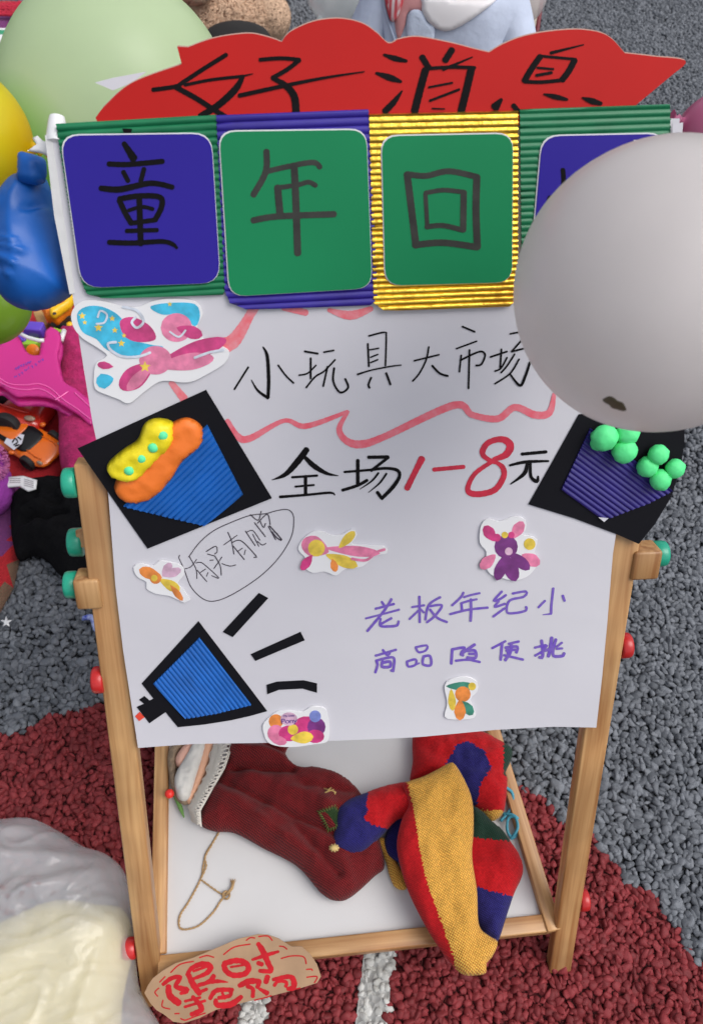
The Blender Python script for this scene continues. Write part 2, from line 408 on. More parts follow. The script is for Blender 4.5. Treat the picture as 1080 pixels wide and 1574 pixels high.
# ================================================================ GROUND
def grain_sheet(name, ca, cb):
    # crumb-coloured sheet: every Voronoi cell is one grain, dark in the joints
    M = mat(name, ca, .75, spec=.2); N = M.node_tree; L = N.links; p = N.nodes['Principled BSDF']; tc = N.nodes.new('ShaderNodeTexCoord')
    v1 = N.nodes.new('ShaderNodeTexVoronoi'); v1.inputs['Scale'].default_value = 88; L.new(tc.outputs['Object'], v1.inputs['Vector'])
    v2 = N.nodes.new('ShaderNodeTexVoronoi'); v2.feature = 'DISTANCE_TO_EDGE'; v2.inputs['Scale'].default_value = 88; L.new(tc.outputs['Object'], v2.inputs['Vector'])
    sp_ = N.nodes.new('ShaderNodeSeparateColor'); L.new(v1.outputs['Color'], sp_.inputs[0])
    mx = N.nodes.new('ShaderNodeMix'); mx.data_type = 'RGBA'; mx.inputs['A'].default_value = (*ca, 1); mx.inputs['B'].default_value = (*cb, 1); L.new(sp_.outputs[0], mx.inputs['Factor'])
    mr = N.nodes.new('ShaderNodeMapRange'); mr.inputs[2].default_value = .22; mr.inputs[3].default_value = .12; L.new(v2.outputs['Distance'], mr.inputs[0])
    m2 = N.nodes.new('ShaderNodeMix'); m2.data_type = 'RGBA'; m2.blend_type = 'MULTIPLY'; m2.inputs['Factor'].default_value = 1; L.new(mx.outputs['Result'], m2.inputs['A']); L.new(mr.outputs[0], m2.inputs['B'])
    L.new(m2.outputs['Result'], p.inputs['Base Color'])
    b = N.nodes.new('ShaderNodeBump'); b.inputs['Strength'].default_value = 1; b.inputs['Distance'].default_value = .006; L.new(mr.outputs[0], b.inputs['Height']); L.new(b.outputs[0], p.inputs['Normal'])
    return M
gm = grain_sheet('binder_grey', (.05, .056, .066), (.17, .18, .20))
S = 60
g = obj('ground', [(-S, -S, -.006), (S, -S, -.006), (S, S, -.006), (-S, S, -.006)], [(0, 1, 2, 3)], gm, smooth=False); tag(g, kind='structure')
pts = np.array([tuple(G(*p))[:2] for p in [(0, 1128), (60, 1105), (150, 1092), (860, 1250), (930, 1310), (1000, 1390), (1080, 1480)]])
Am = np.c_[2*pts, np.ones(len(pts))]; sol = np.linalg.lstsq(Am, (pts**2).sum(1), rcond=None)[0]
RC = sol[:2]; RR = math.sqrt(sol[2]+(RC**2).sum())
rc = [(RC[0]+RR*math.cos(a), RC[1]+RR*math.sin(a), -.002) for a in np.linspace(0, 2*PI, 160, endpoint=False)]
tag(obj('red_ground_circle', rc, [tuple(range(160))], grain_sheet('binder_red', (.09, .011, .013), (.23, .033, .038)), smooth=False), kind='structure')
def white_region(x, y):
    r = np.zeros(len(x), bool)
    for poly in ([(366, 1530), (414, 1530), (410, 1640), (362, 1640)], [(562, 1440), (606, 1440), (590, 1640), (538, 1640)], [(225, 1342), (262, 1342), (262, 1386), (225, 1386)]):
        q = [tuple(G(*p))[:2] for p in poly]; r |= inside(np.stack([x, y], 1), q)
    return r
for poly in ([(366, 1530), (414, 1530), (410, 1640), (362, 1640)], [(562, 1440), (606, 1440), (590, 1640), (538, 1640)], [(225, 1342), (262, 1342), (262, 1386), (225, 1386)]):
    tag(obj('white_line', [tuple(G(*p, .002)) for p in poly], [(0, 1, 2, 3)], mat('binder_white', (.35, .35, .34), .9, bump=(70, 1, 'voronoi', .01)), smooth=False), kind='structure')
def ico(sub):
    bm = bmesh.new(); bmesh.ops.create_icosphere(bm, subdivisions=sub, radius=1); bm.verts.ensure_lookup_table(); bm.verts.index_update()
    v = np.array([tuple(q.co) for q in bm.verts]); f = np.array([[q.index for q in fc.verts] for fc in bm.faces]); bm.free(); return v, f
ICO = {1: ico(1), 2: ico(2)}
def stones(X, Y, rad, sub, zc):
    bv, bf = ICO[sub]; n = len(X); nv = len(bv)
    var = np.stack([bv*(1+.30*np.array([noise.noise(Vector(q)*1.3+Vector((k*9.37, .5*k, 0))) for q in bv])[:, None]+rng.uniform(-.08, .06, (nv, 1))) for k in range(24)])
    if sub == 1: var = np.stack([bv*(1+rng.uniform(-.22, .18, (nv, 1))) for k in range(24)])
    for k in range(24):                       # broken faces: cut every grain with a few planes
        for _ in range(10):
            pn = rng.normal(size=3); pn /= np.linalg.norm(pn); h_ = var[k]@pn; lim = rng.uniform(.5, .72)
            var[k] -= np.clip(h_-lim, 0, None)[:, None]*pn
    P = var[rng.integers(0, 24, n)]
    P = P*np.stack([rng.uniform(.85, 1.35, n), rng.uniform(.7, 1.0, n), rng.uniform(.5, .85, n)], 1)[:, None, :]
    q = rng.normal(size=(n, 4))*np.array([1, .35, .35, 1]); q /= np.linalg.norm(q, axis=1)[:, None]; w_, x, y, z = q.T
    Rm = np.stack([1-2*(y*y+z*z), 2*(x*y-z*w_), 2*(x*z+y*w_), 2*(x*y+z*w_), 1-2*(x*x+z*z), 2*(y*z-x*w_), 2*(x*z-y*w_), 2*(y*z+x*w_), 1-2*(x*x+y*y)], 1).reshape(n, 3, 3)
    P = np.einsum('nij,nvj->nvi', Rm, P)*rad[:, None, None]
    P += np.stack([X, Y, zc], 1)[:, None, :]
    Fc = bf[None]+(np.arange(n)*nv)[:, None, None]
    return P.reshape(-1, 3), Fc.reshape(-1, 3)
def big_mesh(name, parts, mt, label, cat):
    V = np.concatenate([p[0] for p in parts]); k = 0; Fs = []
    for p in parts: Fs.append(p[1]+k); k += len(p[0])
    Fs = np.concatenate(Fs); me = bpy.data.meshes.new(name)
    me.vertices.add(len(V)); me.vertices.foreach_set('co', V.astype(np.float32).ravel())
    me.loops.add(Fs.size); me.loops.foreach_set('vertex_index', Fs.astype(np.int32).ravel())
    me.polygons.add(len(Fs)); me.polygons.foreach_set('loop_start', np.arange(0, Fs.size, 3, dtype=np.int32)); me.polygons.foreach_set('loop_total', np.full(len(Fs), 3, np.int32))
    me.update(calc_edges=True); me.polygons.foreach_set('use_smooth', np.ones(len(Fs), bool)); me.materials.append(mt)
    o = bpy.data.objects.new(name, me); COL.objects.link(o); return tag(o, label, cat, kind='stuff')
sp = .0104
def field(y0, y1, x0, x1, sp):
    xs = np.arange(x0, x1, sp); ys = np.arange(y0, y1, sp*.87); X, Y = np.meshgrid(xs, ys); X[1::2] += sp/2
    X = X.ravel()+rng.uniform(-.42, .42, X.size)*sp; Y = Y.ravel()+rng.uniform(-.42, .42, Y.size)*sp; return X, Y
X, Y = field(-.35, 4.1, -1.5, 2.1, sp)
q = [tuple(G(*p))[:2] for p in [(-110, 1740), (1190, 1740), (1190, 500), (1150, -60), (-90, -60), (-110, 500)]]
k = inside(np.stack([X, Y], 1), q); X, Y = X[k], Y[k]
k = ~((X < -.95) & (Y > 1.0) & (Y < 2.8)); X, Y = X[k], Y[k]
rad = rng.uniform(.0078, .0120, len(X)); rad = np.where(rng.random(len(X)) < .10, rad*1.25, rad)
zc = rng.uniform(-.0045, .0005, len(X))
wob = .006*np.sin(X*70)+.004*np.sin(Y*110)
isred = np.hypot(X-RC[0], Y-RC[1])+wob < RR; iswh = white_region(X+.3*wob, Y); isred &= ~iswh
gmats = dict(grey=gravel('gravel_grey', (.055, .061, .072), (.20, .213, .238)), red=gravel('gravel_red', (.10, .012, .014), (.27, .038, .044)), white=gravel('gravel_white', (.3, .3, .28), (.62, .62, .6)))
for nm, sel in (('grey', ~isred & ~iswh), ('red', isred), ('white', iswh)):
    parts = []
    for sub, kk in ((2, Y < .95), (1, Y >= .95)):
        s_ = sel & kk
        if s_.any(): parts.append(stones(X[s_], Y[s_], rad[s_], sub, zc[s_]))
    big_mesh(nm+'_gravel', parts, gmats[nm], {'grey': 'grey bonded gravel covering most of the ground around the sign stand', 'red': 'dark red bonded gravel of the round patch under the easel', 'white': 'white bonded gravel of the painted line pieces in the red patch'}[nm], 'gravel')

# ================================================================ EASEL
WOOD = wood(); GRN = mat('green_plastic', (.02, .36, .23), .3, vary=(15, .15)); REDP = mat('red_plastic', (.50, .022, .022), .28, vary=(15, .15))
WHITEB = mat('white_laminate', (.60, .595, .60), .32, vary=(6, .06), bump=(40, .05, 'noise'))
eas = thing('easel', 'light pine easel with green and red end knobs holding the paper sign', 'easel', (0, 0, 0))
XA = Vector((1, 0, 0))
def epx(px, py, off=0):       # point on the easel plane
    d = ray(px, py); t = ((LN*off)-CAM).dot(LN)/d.dot(LN); return CAM+d*t
def leg(c0, c1, wid, thk, name='front_leg'):
    return bar(name, c0-LN*thk/2, c1-LN*thk/2, wid, thk, XA, WOOD, eas, .0025)
# left leg follows the photo's edges, right one likewise
la = Vector((-.336, 0, 0))+LD*.0; lb = Vector((-.307, 0, 0))+LD*.93
ra = Vector((.322, 0, 0)); rb = Vector((.312, 0, 0))+LD*.90
leg(la, lb, .034, .024); leg(ra, rb, .036, .022)
def knob(c, mt, side, r=.0175, ln=.015):
    prof = [(r*.55, 0), (r*.9, 0), (r, .002), (r, ln*.75), (r*.94, ln*.92), (r*.8, ln), (r*.3, ln*1.02)]
    return lathe('knob', prof, 32, mt, eas, axis_matrix(c, (side, 0, 0)))
def knob_at(px, py, x, mt, side, dn=0, r=.0170, ln=.015):
    p = epx(px, py); v = Vector((0, p.y, p.z)); knob(Vector((x, 0, 0))+v-LN*(.011+dn), mt, side, r, ln)
knob_at(112, 748, -.3255, GRN, -1); knob_at(108, 914, -.3475, GRN, -1, .012, .0165, .015); knob_at(117, 868, -.341, GRN, -1, .045, .0175, .018)
knob_at(152, 1053, -.331, REDP, -1); knob_at(208, 1467, -.3505, REDP, -1, .0, .016, .018)
knob_at(996, 866, .3605, GRN, 1, .012, .0165, .018); knob_at(953, 1003, .334, REDP, 1, .004); knob_at(885, 1397, .339, REDP, 1, .004)
knob_at(995, 838, .335, mat('teal_plastic', (.02, .35, .42), .3), 1, .07, .015, .012)
# hinge blocks and rear legs
for s, py, px in ((-1, 912, 130), (1, 868, 978)):
    p = epx(px, py); v = Vector((0, p.y, p.z)) - LN*.013
    bx = -.331 if s < 0 else .343
    bar('hinge_block', Vector((bx, 0, 0))+v-LD*.021, Vector((bx, 0, 0))+v+LD*.019, .030 if s < 0 else .036, .034, XA, WOOD, eas, .0035)
    q0 = Vector((s*.332, 0, 0))+v+LD*.05-LN*.03; bar('rear_leg', q0, Vector((s*.300, 1.02, .012)), .03, .022, XA, WOOD, eas, .002)
bar('cross_bar', Vector((-.29, 0, 0))+LD*.62-LN*.034, Vector((.29, 0, 0))+LD*.62-LN*.034, .03, .018, LD, WOOD, eas)
bar('cross_bar', (-.29, .92, .14), (.29, .92, .14), .03, .018, (0, 0, 1), WOOD, eas)
# backing board that carries the sign
slab('backing_board', [(-.285, .56), (.287, .56), (.287, 1.255), (-.285, 1.255)], Plane(LN*-.006, (1, 0, 0), LD), 0, .0085, WHITEB, eas, step=.1, px=False)
# tray: white panel in a pine frame, lying between the legs
TZ = .075
tl, tr_, bl, br = (-.347, .86), (.232, .86), (-.319, .036), (.313, .052)
def V3(p, z): return Vector((p[0], p[1], z))
tx = .020
bar('tray_rail', V3((bl[0], bl[1]+.013), TZ), V3((br[0], br[1]+.013), TZ), .026, .034, (0, 1, 0), WOOD, eas)
bar('tray_rail', V3((bl[0]+.0, bl[1]+.028), TZ+.003), V3(tl, TZ+.003), .024, .034, XA, WOOD, eas)
bar('tray_rail', V3((br[0]-.012, br[1]+.0), TZ+.0035), V3((.200, .86), TZ+.0035), .024, .036, XA, WOOD, eas)
bar('tray_rail', V3((-.335, .86), TZ), V3((.215, .86), TZ), .024, .034, (0, 1, 0), WOOD, eas)
slab('tray_panel', [(-.318, .06), (.300, .068), (.205, .85), (-.335, .85)], ZP(TZ+.0), 0, .006, WHITEB, eas, step=.08, px=False)

# ================================================================ SIGN (paper with everything glued on it)
PAP = mat('white_paper', (.62, .612, .66), .75, spec=.25, vary=(3, .05), bump=(9, .30, 'noise', .006))
BLK = mat('black_card', (.006, .006, .009), .75, spec=.15, bump=(90, .08, 'noise'))
INK = mat('black_ink', (.007, .006, .007), .6, spec=.1, vary=(60, .3)); INKG = mat('dry_black_ink', (.025, .026, .022), .6, vary=(60, .5))
PINK = mat('red_marker_wash', (.66, .085, .125), .6, vary=(110, .35, (1, 1, 1), (.75, .22, .27))); REDI = mat('red_marker', (.60, .02, .055), .6, vary=(90, .25))
PURI = mat('purple_marker', (.115, .055, .40), .55, vary=(160, .45, (1, 1, 1), (.2, .13, .45))); PEN = mat('pen_ink', (.04, .03, .045), .5)
sg = thing('paper_sign', 'big white paper sign with handwritten Chinese text, word tiles and cut-out shapes', 'sign', Vector((0, 0, 0))+LD*.53)
slab('paper_sheet', [(78, 200), (90, 300), (112, 452), (130, 570), (143, 650), (167, 760), (178, 900), (190, 1000), (203, 1085), (213, 1147), (300, 1142), (400, 1141), (520, 1136), (650, 1129), (760, 1120), (850, 1116), (915, 1117), (924, 1040), (932, 960), (941, 850), (955, 760), (985, 560), (1015, 380), (1043, 182), (700, 186), (400, 192)], EAS, 0, .0012, PAP, sg, step=.012)
# white foam edge down the left side
slab('paper_edge_strip', [(70, 208), (80, 206), (98, 330), (116, 450), (108, 452), (84, 330)], EAS, -.004, .006, mat('foam_edge', (.68, .68, .68), .6, bump=(60, .4, 'noise', .003)), sg, step=.01)
# red banner
bn_o = [(148, 181), (165, 160), (205, 127), (280, 99), (273, 72), (290, 73), (330, 59), (380, 52), (410, 57), (433, 65), (445, 50), (480, 34), (520, 29), (555, 36), (578, 51), (596, 67), (610, 61), (640, 57), (690, 66), (725, 75), (750, 81), (770, 69), (800, 57), (840, 49), (890, 46), (930, 55), (957, 82), (1000, 87), (1050, 94), (1030, 115), (975, 161), (960, 192), (155, 196)]
REDC = mat('red_card', (.52, .011, .009), .55, spec=.25, vary=(5, .12)); EDGE = mat('card_edge', (.50, .36, .30), .8)
bn_o = catmull(bn_o[:4], 5)[:-1]+[bn_o[3]]+[bn_o[4]]+catmull(bn_o[5:10], 5)[:-1]+catmull(bn_o[9:17], 5)[:-1]+catmull(bn_o[16:21], 5)[:-1]+catmull(bn_o[20:27], 5)[:-1]+catmull(bn_o[26:30], 5)[:-1]+bn_o[29:]
ban = slab('banner', bn_o, EAS, .0020, .0016, REDC, sg, step=.012)
EASb = EAS
slab('banner_backing', [(x+(0 if 200 < x < 1000 else 0), y-2.0 if y < 170 else y) for x, y in bn_o], EAS, .0012, .0007, EDGE, ban, step=.02)
hao = [(22, [(20, 248), (130, 232), (165, 212), (260, 150), (375, 78)]), (26, [(130, 235), (230, 290), (300, 335), (370, 378)]), (16, [(175, 225), (300, 200), (458, 182)]), ((20, 34, 34, 30), [(455, 186), (420, 245), (340, 320), (250, 376)]), ((12, 4), [(455, 182), (505, 170)]),
       (20, [(540, 102), (640, 95), (730, 102)]), (22, [(730, 104), (670, 150), (600, 190)]), ((20, 30, 36, 36), [(600, 192), (660, 225), (705, 280), (715, 370)]), ((22, 20, 14, 6), [(440, 276), (650, 230), (850, 190), (1045, 160)])]
chars(hao, [], (230, 60), 3.176, EAS, .0040, INK, ban)
xiao = [((12, 26, 14), [(85, 130), (135, 147), (185, 158)]), ((12, 30, 14), [(50, 212), (110, 232), (160, 250)]), ((8, 26, 30), [(165, 292), (130, 340), (90, 382)]), (28, [(255, 140), (285, 190)]), (30, [(388, 108), (358, 155)]), ((6, 16), [(480, 140), (350, 195)]), (16, [(265, 195), (300, 190), (400, 185), (490, 188)]),
        (34, [(270, 198), (245, 290), (222, 380)]), (34, [(475, 192), (455, 280), (430, 380)]), (10, [(285, 275), (390, 255)]), (12, [(290, 335), (420, 285)]), (7, [(300, 370), (355, 372)]),
        ((6, 16), [(975, 85), (830, 122)]), (28, [(782, 138), (745, 190), (712, 246)]), (13, [(780, 135), (830, 140), (940, 150)]), (28, [(935, 155), (908, 205), (880, 242)]), (17, [(712, 250), (790, 252), (880, 243)]), (11, [(770, 188), (840, 194)]), (14, [(765, 222), (832, 210)]),
        ((16, 40), [(608, 330), (582, 362)]), (22, [(662, 356), (684, 382)]), ((8, 24, 12), [(798, 306), (850, 318), (902, 330)]), ((8, 28, 18), [(970, 322), (1010, 336), (1052, 348)])]
chars(xiao, [620], (560, 40), 2.919, EAS, .0040, INK, ban)
slab('paper_flap', [(146, 127), (172, 120), (226, 110), (204, 127), (174, 139)], EAS, .0005, .0006, PAP, sg, step=.03)
slab('paper_flap', [(966, 214), (1012, 218), (1000, 229), (962, 230)], EAS, .0115, .0006, PAP, sg, step=.03)
slab('paper_flap', [(1027, 190), (1043, 188), (1041, 214), (1026, 216)], EAS, .0075, .0006, PAP, sg, step=.03)
# word tiles
GRC = mat('green_card', (.006, .225, .085), .55, spec=.25, vary=(4, .1)); BLC = mat('blue_card', (.026, .014, .29), .5, spec=.25, vary=(4, .1))
GRR = mat('green_ribbed', (.005, .17, .068), .42, vary=(30, .2)); BLR = mat('blue_ribbed', (.03, .016, .28), .42, vary=(30, .2))
GOLD = mat('gold_foil', (1.0, .60, .08), .36, metal=1, bump=(110, .8, 'noise', .0016), vary=(25, .3))
RBL = mat('bright_blue_ribbed', (.006, .115, .46), .42, vary=(30, .2)); RPU = mat('indigo_ribbed', (.022, .014, .17), .42, vary=(30, .2))
def tile(back, face, rad, bm_, fm, pitch, off, letters, origin, scale, ink, sub='card_face'):
    c = corrugated('ribbed_card', back, EAS, (back[0], back[1]), pitch, .0019, off, bm_, sg)
    slab('card_edge', rquad([(x, y) for x, y in face], rad), EAS, off+.0028, .0004, mat('white_rim', (.7, .7, .72), .6), c, step=.03)
    cx = sum(p[0] for p in face)/4; cy = sum(p[1] for p in face)/4
    slab(sub, rquad([(cx+(x-cx)*.988+.6, cy+(y-cy)*.988+.8) for x, y in face], rad), EAS, off+.0033, .0006, fm, c, step=.02)
    strokes('character', letters, origin, scale, EAS, off+.0041, ink, c)
tong = [((24, 38), [(578, 180), (622, 248)]), (25, [(508, 274), (600, 276), (755, 262)]), (22, [(575, 310), (597, 352)]), (22, [(670, 296), (655, 352)]), ((26, 30, 26, 24), [(472, 385), (560, 390), (700, 362), (800, 380)]), (26, [(557, 440), (585, 500), (612, 545)]), (26, [(557, 434), (650, 420), (742, 426), (750, 470), (720, 530)]),
        (18, [(600, 486), (660, 470), (710, 480)]), (22, [(608, 545), (718, 530)]), (27, [(648, 425), (655, 640)]), (20, [(590, 580), (730, 576)]), ((24, 24, 22, 20, 12), [(510, 632), (620, 635), (750, 628), (800, 640), (820, 658)])]
nian = [(22, [(183, 142), (180, 215), (137, 295)]), (19, [(187, 212), (260, 195), (345, 181), (370, 198)]), (25, [(280, 200), (285, 300), (292, 500)]), (17, [(220, 270), (290, 260), (330, 250), (355, 262)]), (25, [(222, 268), (230, 360)]), (22, [(136, 384), (220, 370), (420, 362)])]
hui = [(25, [(674, 222), (690, 350), (705, 473)]), (21, [(674, 222), (740, 228), (820, 212), (920, 232)]), (25, [(918, 232), (915, 350), (920, 478)]), (23, [(700, 470), (800, 462), (920, 478)]), (15, [(738, 290), (745, 410)]), (16, [(738, 288), (800, 278), (875, 285)]), (22, [(872, 285), (870, 418)]), (18, [(742, 406), (800, 402), (870, 418)])]
yi = [(22, [(305, 303), (309, 400), (306, 760)]), (26, [(247, 432), (232, 500)]), (20, [(350, 420), (372, 480)]), (22, [(430, 400), (600, 380), (460, 600), (430, 720), (520, 765), (650, 745), (655, 680)])]
tile([(88, 190), (333, 176), (347, 440), (343, 452), (160, 457), (135, 450), (126, 428)], [(94, 206), (326, 203), (340, 433), (127, 441)], 30, GRR, BLC, .0062, .0032, tong, (0, 160), 3, INK)
tile([(333, 177), (565, 168), (579, 455), (568, 468), (380, 474), (354, 464), (346, 446)], [(336, 200), (562, 197), (571, 441), (352, 454)], 26, BLR, GRC, .0072, .0038, nian, (330, 170), 2.298, INKG)
tile([(566, 175), (793, 170), (793, 455), (780, 470), (590, 476), (573, 464)], [(583, 207), (785, 203), (784, 432), (589, 437)], 26, GOLD, GRC, .0056, .0044, hui, (330, 170), 2.298, INKG)
tile([(796, 168), (1025, 160), (1030, 430), (800, 452)], [(828, 207), (1018, 203), (1022, 432), (808, 442)], 28, GRR, BLC, .0062, .0036, yi, (760, 160), 3.028, INK)
slab('small_mark', [(190, 197), (205, 198), (203, 204), (192, 204)], EAS, .0060, .0003, INK, sg, step=.01)
# written lines
strokes('wavy_line', [((16, 22, 22, 14, 18, 12), [(20, 345), (50, 393), (90, 402), (200, 345), (270, 362), (402, 316)]), ((10, 18, 22, 26, 22, 24, 20, 22, 22, 24, 22, 12), [(404, 316), (376, 370), (398, 408), (445, 420), (520, 396), (740, 296), (800, 326), (880, 338), (935, 302), (1000, 326), (1045, 318), (1060, 260)])], (340, 480), 2.077, EAS, .0016, PINK, sg)
for q_ in [((22, 14, 22, 22, 8), [(392, 466), (384, 484), (358, 524), (330, 532), (312, 537)]), (10, [(436, 472), (470, 480)]), ((6, 14, 8), [(505, 476), (538, 484), (570, 474)]), ((9, 13), [(264, 588), (283, 612)]), (14, [(776, 462), (792, 456)])]: strokes('wavy_line', [q_], (0, 0), 1, EAS, .0016, mat('red_marker_pale', (.68, .12, .15), .6, vary=(120, .3, (1, 1, 1), (.75, .28, .32))), sg)
xw = [((10, 22, 24, 22), [(235, 142), (262, 200), (272, 350), (268, 476)]), ((20, 16, 6), [(268, 480), (200, 430), (158, 360)]), (13, [(137, 275), (90, 350), (45, 422)]), (12, [(335, 262), (385, 330), (437, 380)]),
      (14, [(510, 170), (597, 185)]), (14, [(550, 215), (550, 350)]), (11, [(472, 328), (530, 315), (585, 262)]), (12, [(520, 410), (580, 338), (640, 300), (712, 225)]), (12, [(637, 175), (703, 163)]), (13, [(662, 270), (633, 400)]), (14, [(705, 280), (700, 370), (745, 442), (798, 410), (778, 352)]),
      (12, [(935, 68), (1037, 44), (1050, 72), (1045, 265)]), (13, [(928, 120), (935, 270)]), (10, [(940, 160), (1000, 150)]), (10, [(945, 210), (995, 190)]), (10, [(945, 245), (995, 225)]), ((13, 10, 10, 8), [(860, 323), (950, 295), (1080, 270), (1150, 262)]), (14, [(950, 345), (932, 392), (940, 412)]), (15, [(1050, 315), (1078, 390)])]
chars(xw, [440, 830], (350, 500), 4.32, EAS, .0017, INK, sg)
ds = [(12, [(155, 277), (320, 237)]), (12, [(252, 185), (235, 270), (190, 360), (145, 412)]), (15, [(275, 310), (325, 360), (378, 378)]), (13, [(475, 50), (557, 85)]), (11, [(435, 197), (570, 147)]), (13, [(522, 205), (515, 460)]), (12, [(467, 240), (455, 350)]), (13, [(460, 275), (540, 235), (600, 215), (625, 240), (600, 300), (565, 308)]),
      (13, [(660, 252), (770, 215)]), (13, [(733, 200), (725, 320)]), (12, [(690, 345), (730, 325), (770, 255)]), (12, [(790, 98), (845, 88)]), (13, [(862, 145), (800, 216)]), (13, [(800, 216), (880, 195)]), (12, [(820, 232), (770, 310), (730, 355)]), (12, [(850, 265), (790, 360), (690, 428)]), ((12, 18, 18, 16), [(790, 365), (855, 440), (890, 380), (922, 285)])]
chars(ds, [400, 640], (600, 490), 4.32, EAS, .0017, INK, sg)
qc = [((46, 48, 34, 5), [(300, 150), (225, 248), (140, 336), (40, 378)]), ((28, 40, 26, 6), [(285, 205), (355, 272), (450, 328), (537, 346)]), (18, [(190, 358), (380, 345)]), (26, [(292, 350), (292, 488)]), (16, [(215, 428), (355, 416)]), ((22, 19, 18, 8), [(100, 505), (300, 490), (478, 474), (512, 492)]),
      (19, [(585, 318), (780, 302)]), (28, [(685, 230), (685, 408)]), (24, [(570, 455), (680, 420), (755, 380)]), (26, [(765, 207), (912, 205)]), (22, [(915, 208), (785, 308)]), ((22, 22, 26, 26, 30, 26), [(790, 300), (900, 290), (982, 305), (998, 352), (950, 430), (865, 518)]), (26, [(862, 512), (832, 470)]), ((16, 14, 6), [(840, 325), (790, 385), (700, 447)]), ((16, 14, 5), [(900, 330), (850, 400), (765, 472)])]
chars(qc, [545], (410, 660), 4.909, EAS, .0017, INK, sg)
chars([((46, 38, 40), [(163, 192), (118, 280), (65, 388)]), (28, [(242, 264), (440, 245)]), ((30, 46, 52, 48, 40, 38, 40, 34, 30, 30), [(640, 195), (718, 165), (748, 110), (722, 72), (670, 62), (600, 86), (566, 135), (570, 170), (610, 200), (650, 214)]), ((24, 36, 38, 40, 40, 40, 34, 30, 28), [(655, 214), (698, 250), (704, 310), (650, 395), (560, 425), (485, 420), (468, 380), (515, 290), (620, 214)])], [200, 450], (610, 660), 4.32, EAS, .0017, REDI, sg)
strokes('lettering', [(22, [(825, 160), (985, 145)]), ((16, 22, 14), [(745, 235), (850, 212), (1000, 206)]), ((22, 26, 8), [(860, 225), (840, 290), (750, 360)]), ((20, 22, 24, 14), [(880, 225), (885, 310), (925, 342), (932, 308)])], (610, 660), 4.32, EAS, .0017, INK, sg)
ym = [(7, [(35, 445), (28, 465), (75, 570), (130, 710), (230, 808), (330, 825), (480, 765), (700, 620), (860, 460), (960, 290), (980, 150), (960, 85), (910, 65), (820, 80), (750, 100), (620, 115), (480, 165), (320, 240), (200, 340), (110, 460)]),
      (7, [(75, 560), (130, 540), (175, 480)]), (7, [(115, 455), (170, 560), (178, 640)]), (7, [(170, 510), (210, 505), (260, 540), (360, 635), (300, 615)]), (7, [(180, 570), (260, 665)]), (7, [(205, 590), (250, 560)]), (7, [(270, 590), (258, 620)]),
      (8, [(255, 415), (335, 370), (345, 420), (325, 435)]), (7, [(265, 435), (320, 450)]), (7, [(285, 488), (315, 485)]), (7, [(320, 555), (385, 460)]), (8, [(325, 450), (370, 530), (380, 610)]), (7, [(385, 515), (450, 535), (500, 525)]),
      (7, [(400, 360), (510, 280)]), (8, [(435, 255), (465, 330), (485, 435)]), (8, [(470, 340), (520, 320), (570, 345), (675, 460), (650, 462)]), (8, [(480, 370), (570, 480)]), (7, [(520, 410), (555, 385)]), (7, [(580, 400), (570, 440)]),
      (8, [(580, 245), (660, 365)]), (7, [(590, 255), (640, 240), (700, 320)]), (7, [(640, 270), (670, 330), (690, 370)]), (7, [(680, 330), (720, 360), (750, 345)]), (8, [(620, 108), (685, 155), (710, 80)]), (8, [(655, 175), (745, 290)]), (8, [(680, 180), (760, 105), (785, 190)]), (8, [(700, 160), (730, 215), (745, 180)]), (8, [(770, 205), (830, 315)]), (10, [(780, 200), (880, 315), (840, 300), (800, 250)]), (8, [(820, 250), (845, 265)])]
strokes('pen_oval', ym[:1], (270, 770), 5.4, EAS, .0017, PEN, sg)
chars(ym[1:], [235+15, 392, 570], (270, 770), 5.4, EAS, .0017, PEN, sg)
def sh(l, dx=1080): return [(w_, [(x+dx, y) for x, y in p]) for w_, p in l]
l1 = [(24, [(170, 283), (350, 237)]), (24, [(230, 215), (265, 265)]), (26, [(325, 190), (270, 280), (200, 370), (90, 500)]), ((20, 20, 22), [(75, 377), (240, 335), (400, 292)]), (24, [(325, 375), (225, 430)]), ((22, 24, 26, 26, 22), [(220, 380), (215, 448), (300, 455), (380, 445), (395, 405)]),
      (22, [(525, 268), (645, 250)]), (25, [(597, 165), (600, 415)]), (22, [(590, 300), (500, 385)]), (22, [(610, 290), (640, 320)]), (24, [(800, 170), (690, 245), (655, 390)]), (24, [(700, 258), (815, 250), (750, 350), (670, 415)]), (24, [(700, 290), (770, 370), (865, 412)]),
      (24, [(1025, 125), (1000, 170), (915, 250)]), (22, [(1030, 170), (1100, 148), (1183, 130)]), (22, [(1000, 230), (1080, 205), (1155, 190)]), (24, [(1005, 230), (1012, 295)]), (24, [(895, 335), (1080, 290), (1262, 272)]), (27, [(1097, 190), (1100, 300), (1095, 400)])]
l1 += sh([(24, [(320, 115), (240, 205), (300, 190), (360, 150)]), (24, [(290, 210), (250, 265), (350, 235)]), (24, [(345, 280), (235, 360)]), (24, [(425, 135), (555, 115), (535, 165), (395, 205), (370, 315), (450, 325), (555, 300), (555, 265)]), ((26, 24, 26), [(820, 85), (802, 250), (800, 325)]), ((20, 8), [(800, 332), (718, 342)]), (22, [(740, 205), (675, 270)]), (26, [(912, 155), (930, 205)])])
chars(l1, [450, 890, 1300, 1700], (550, 890), 6.353, EAS, .0017, PURI, sg)
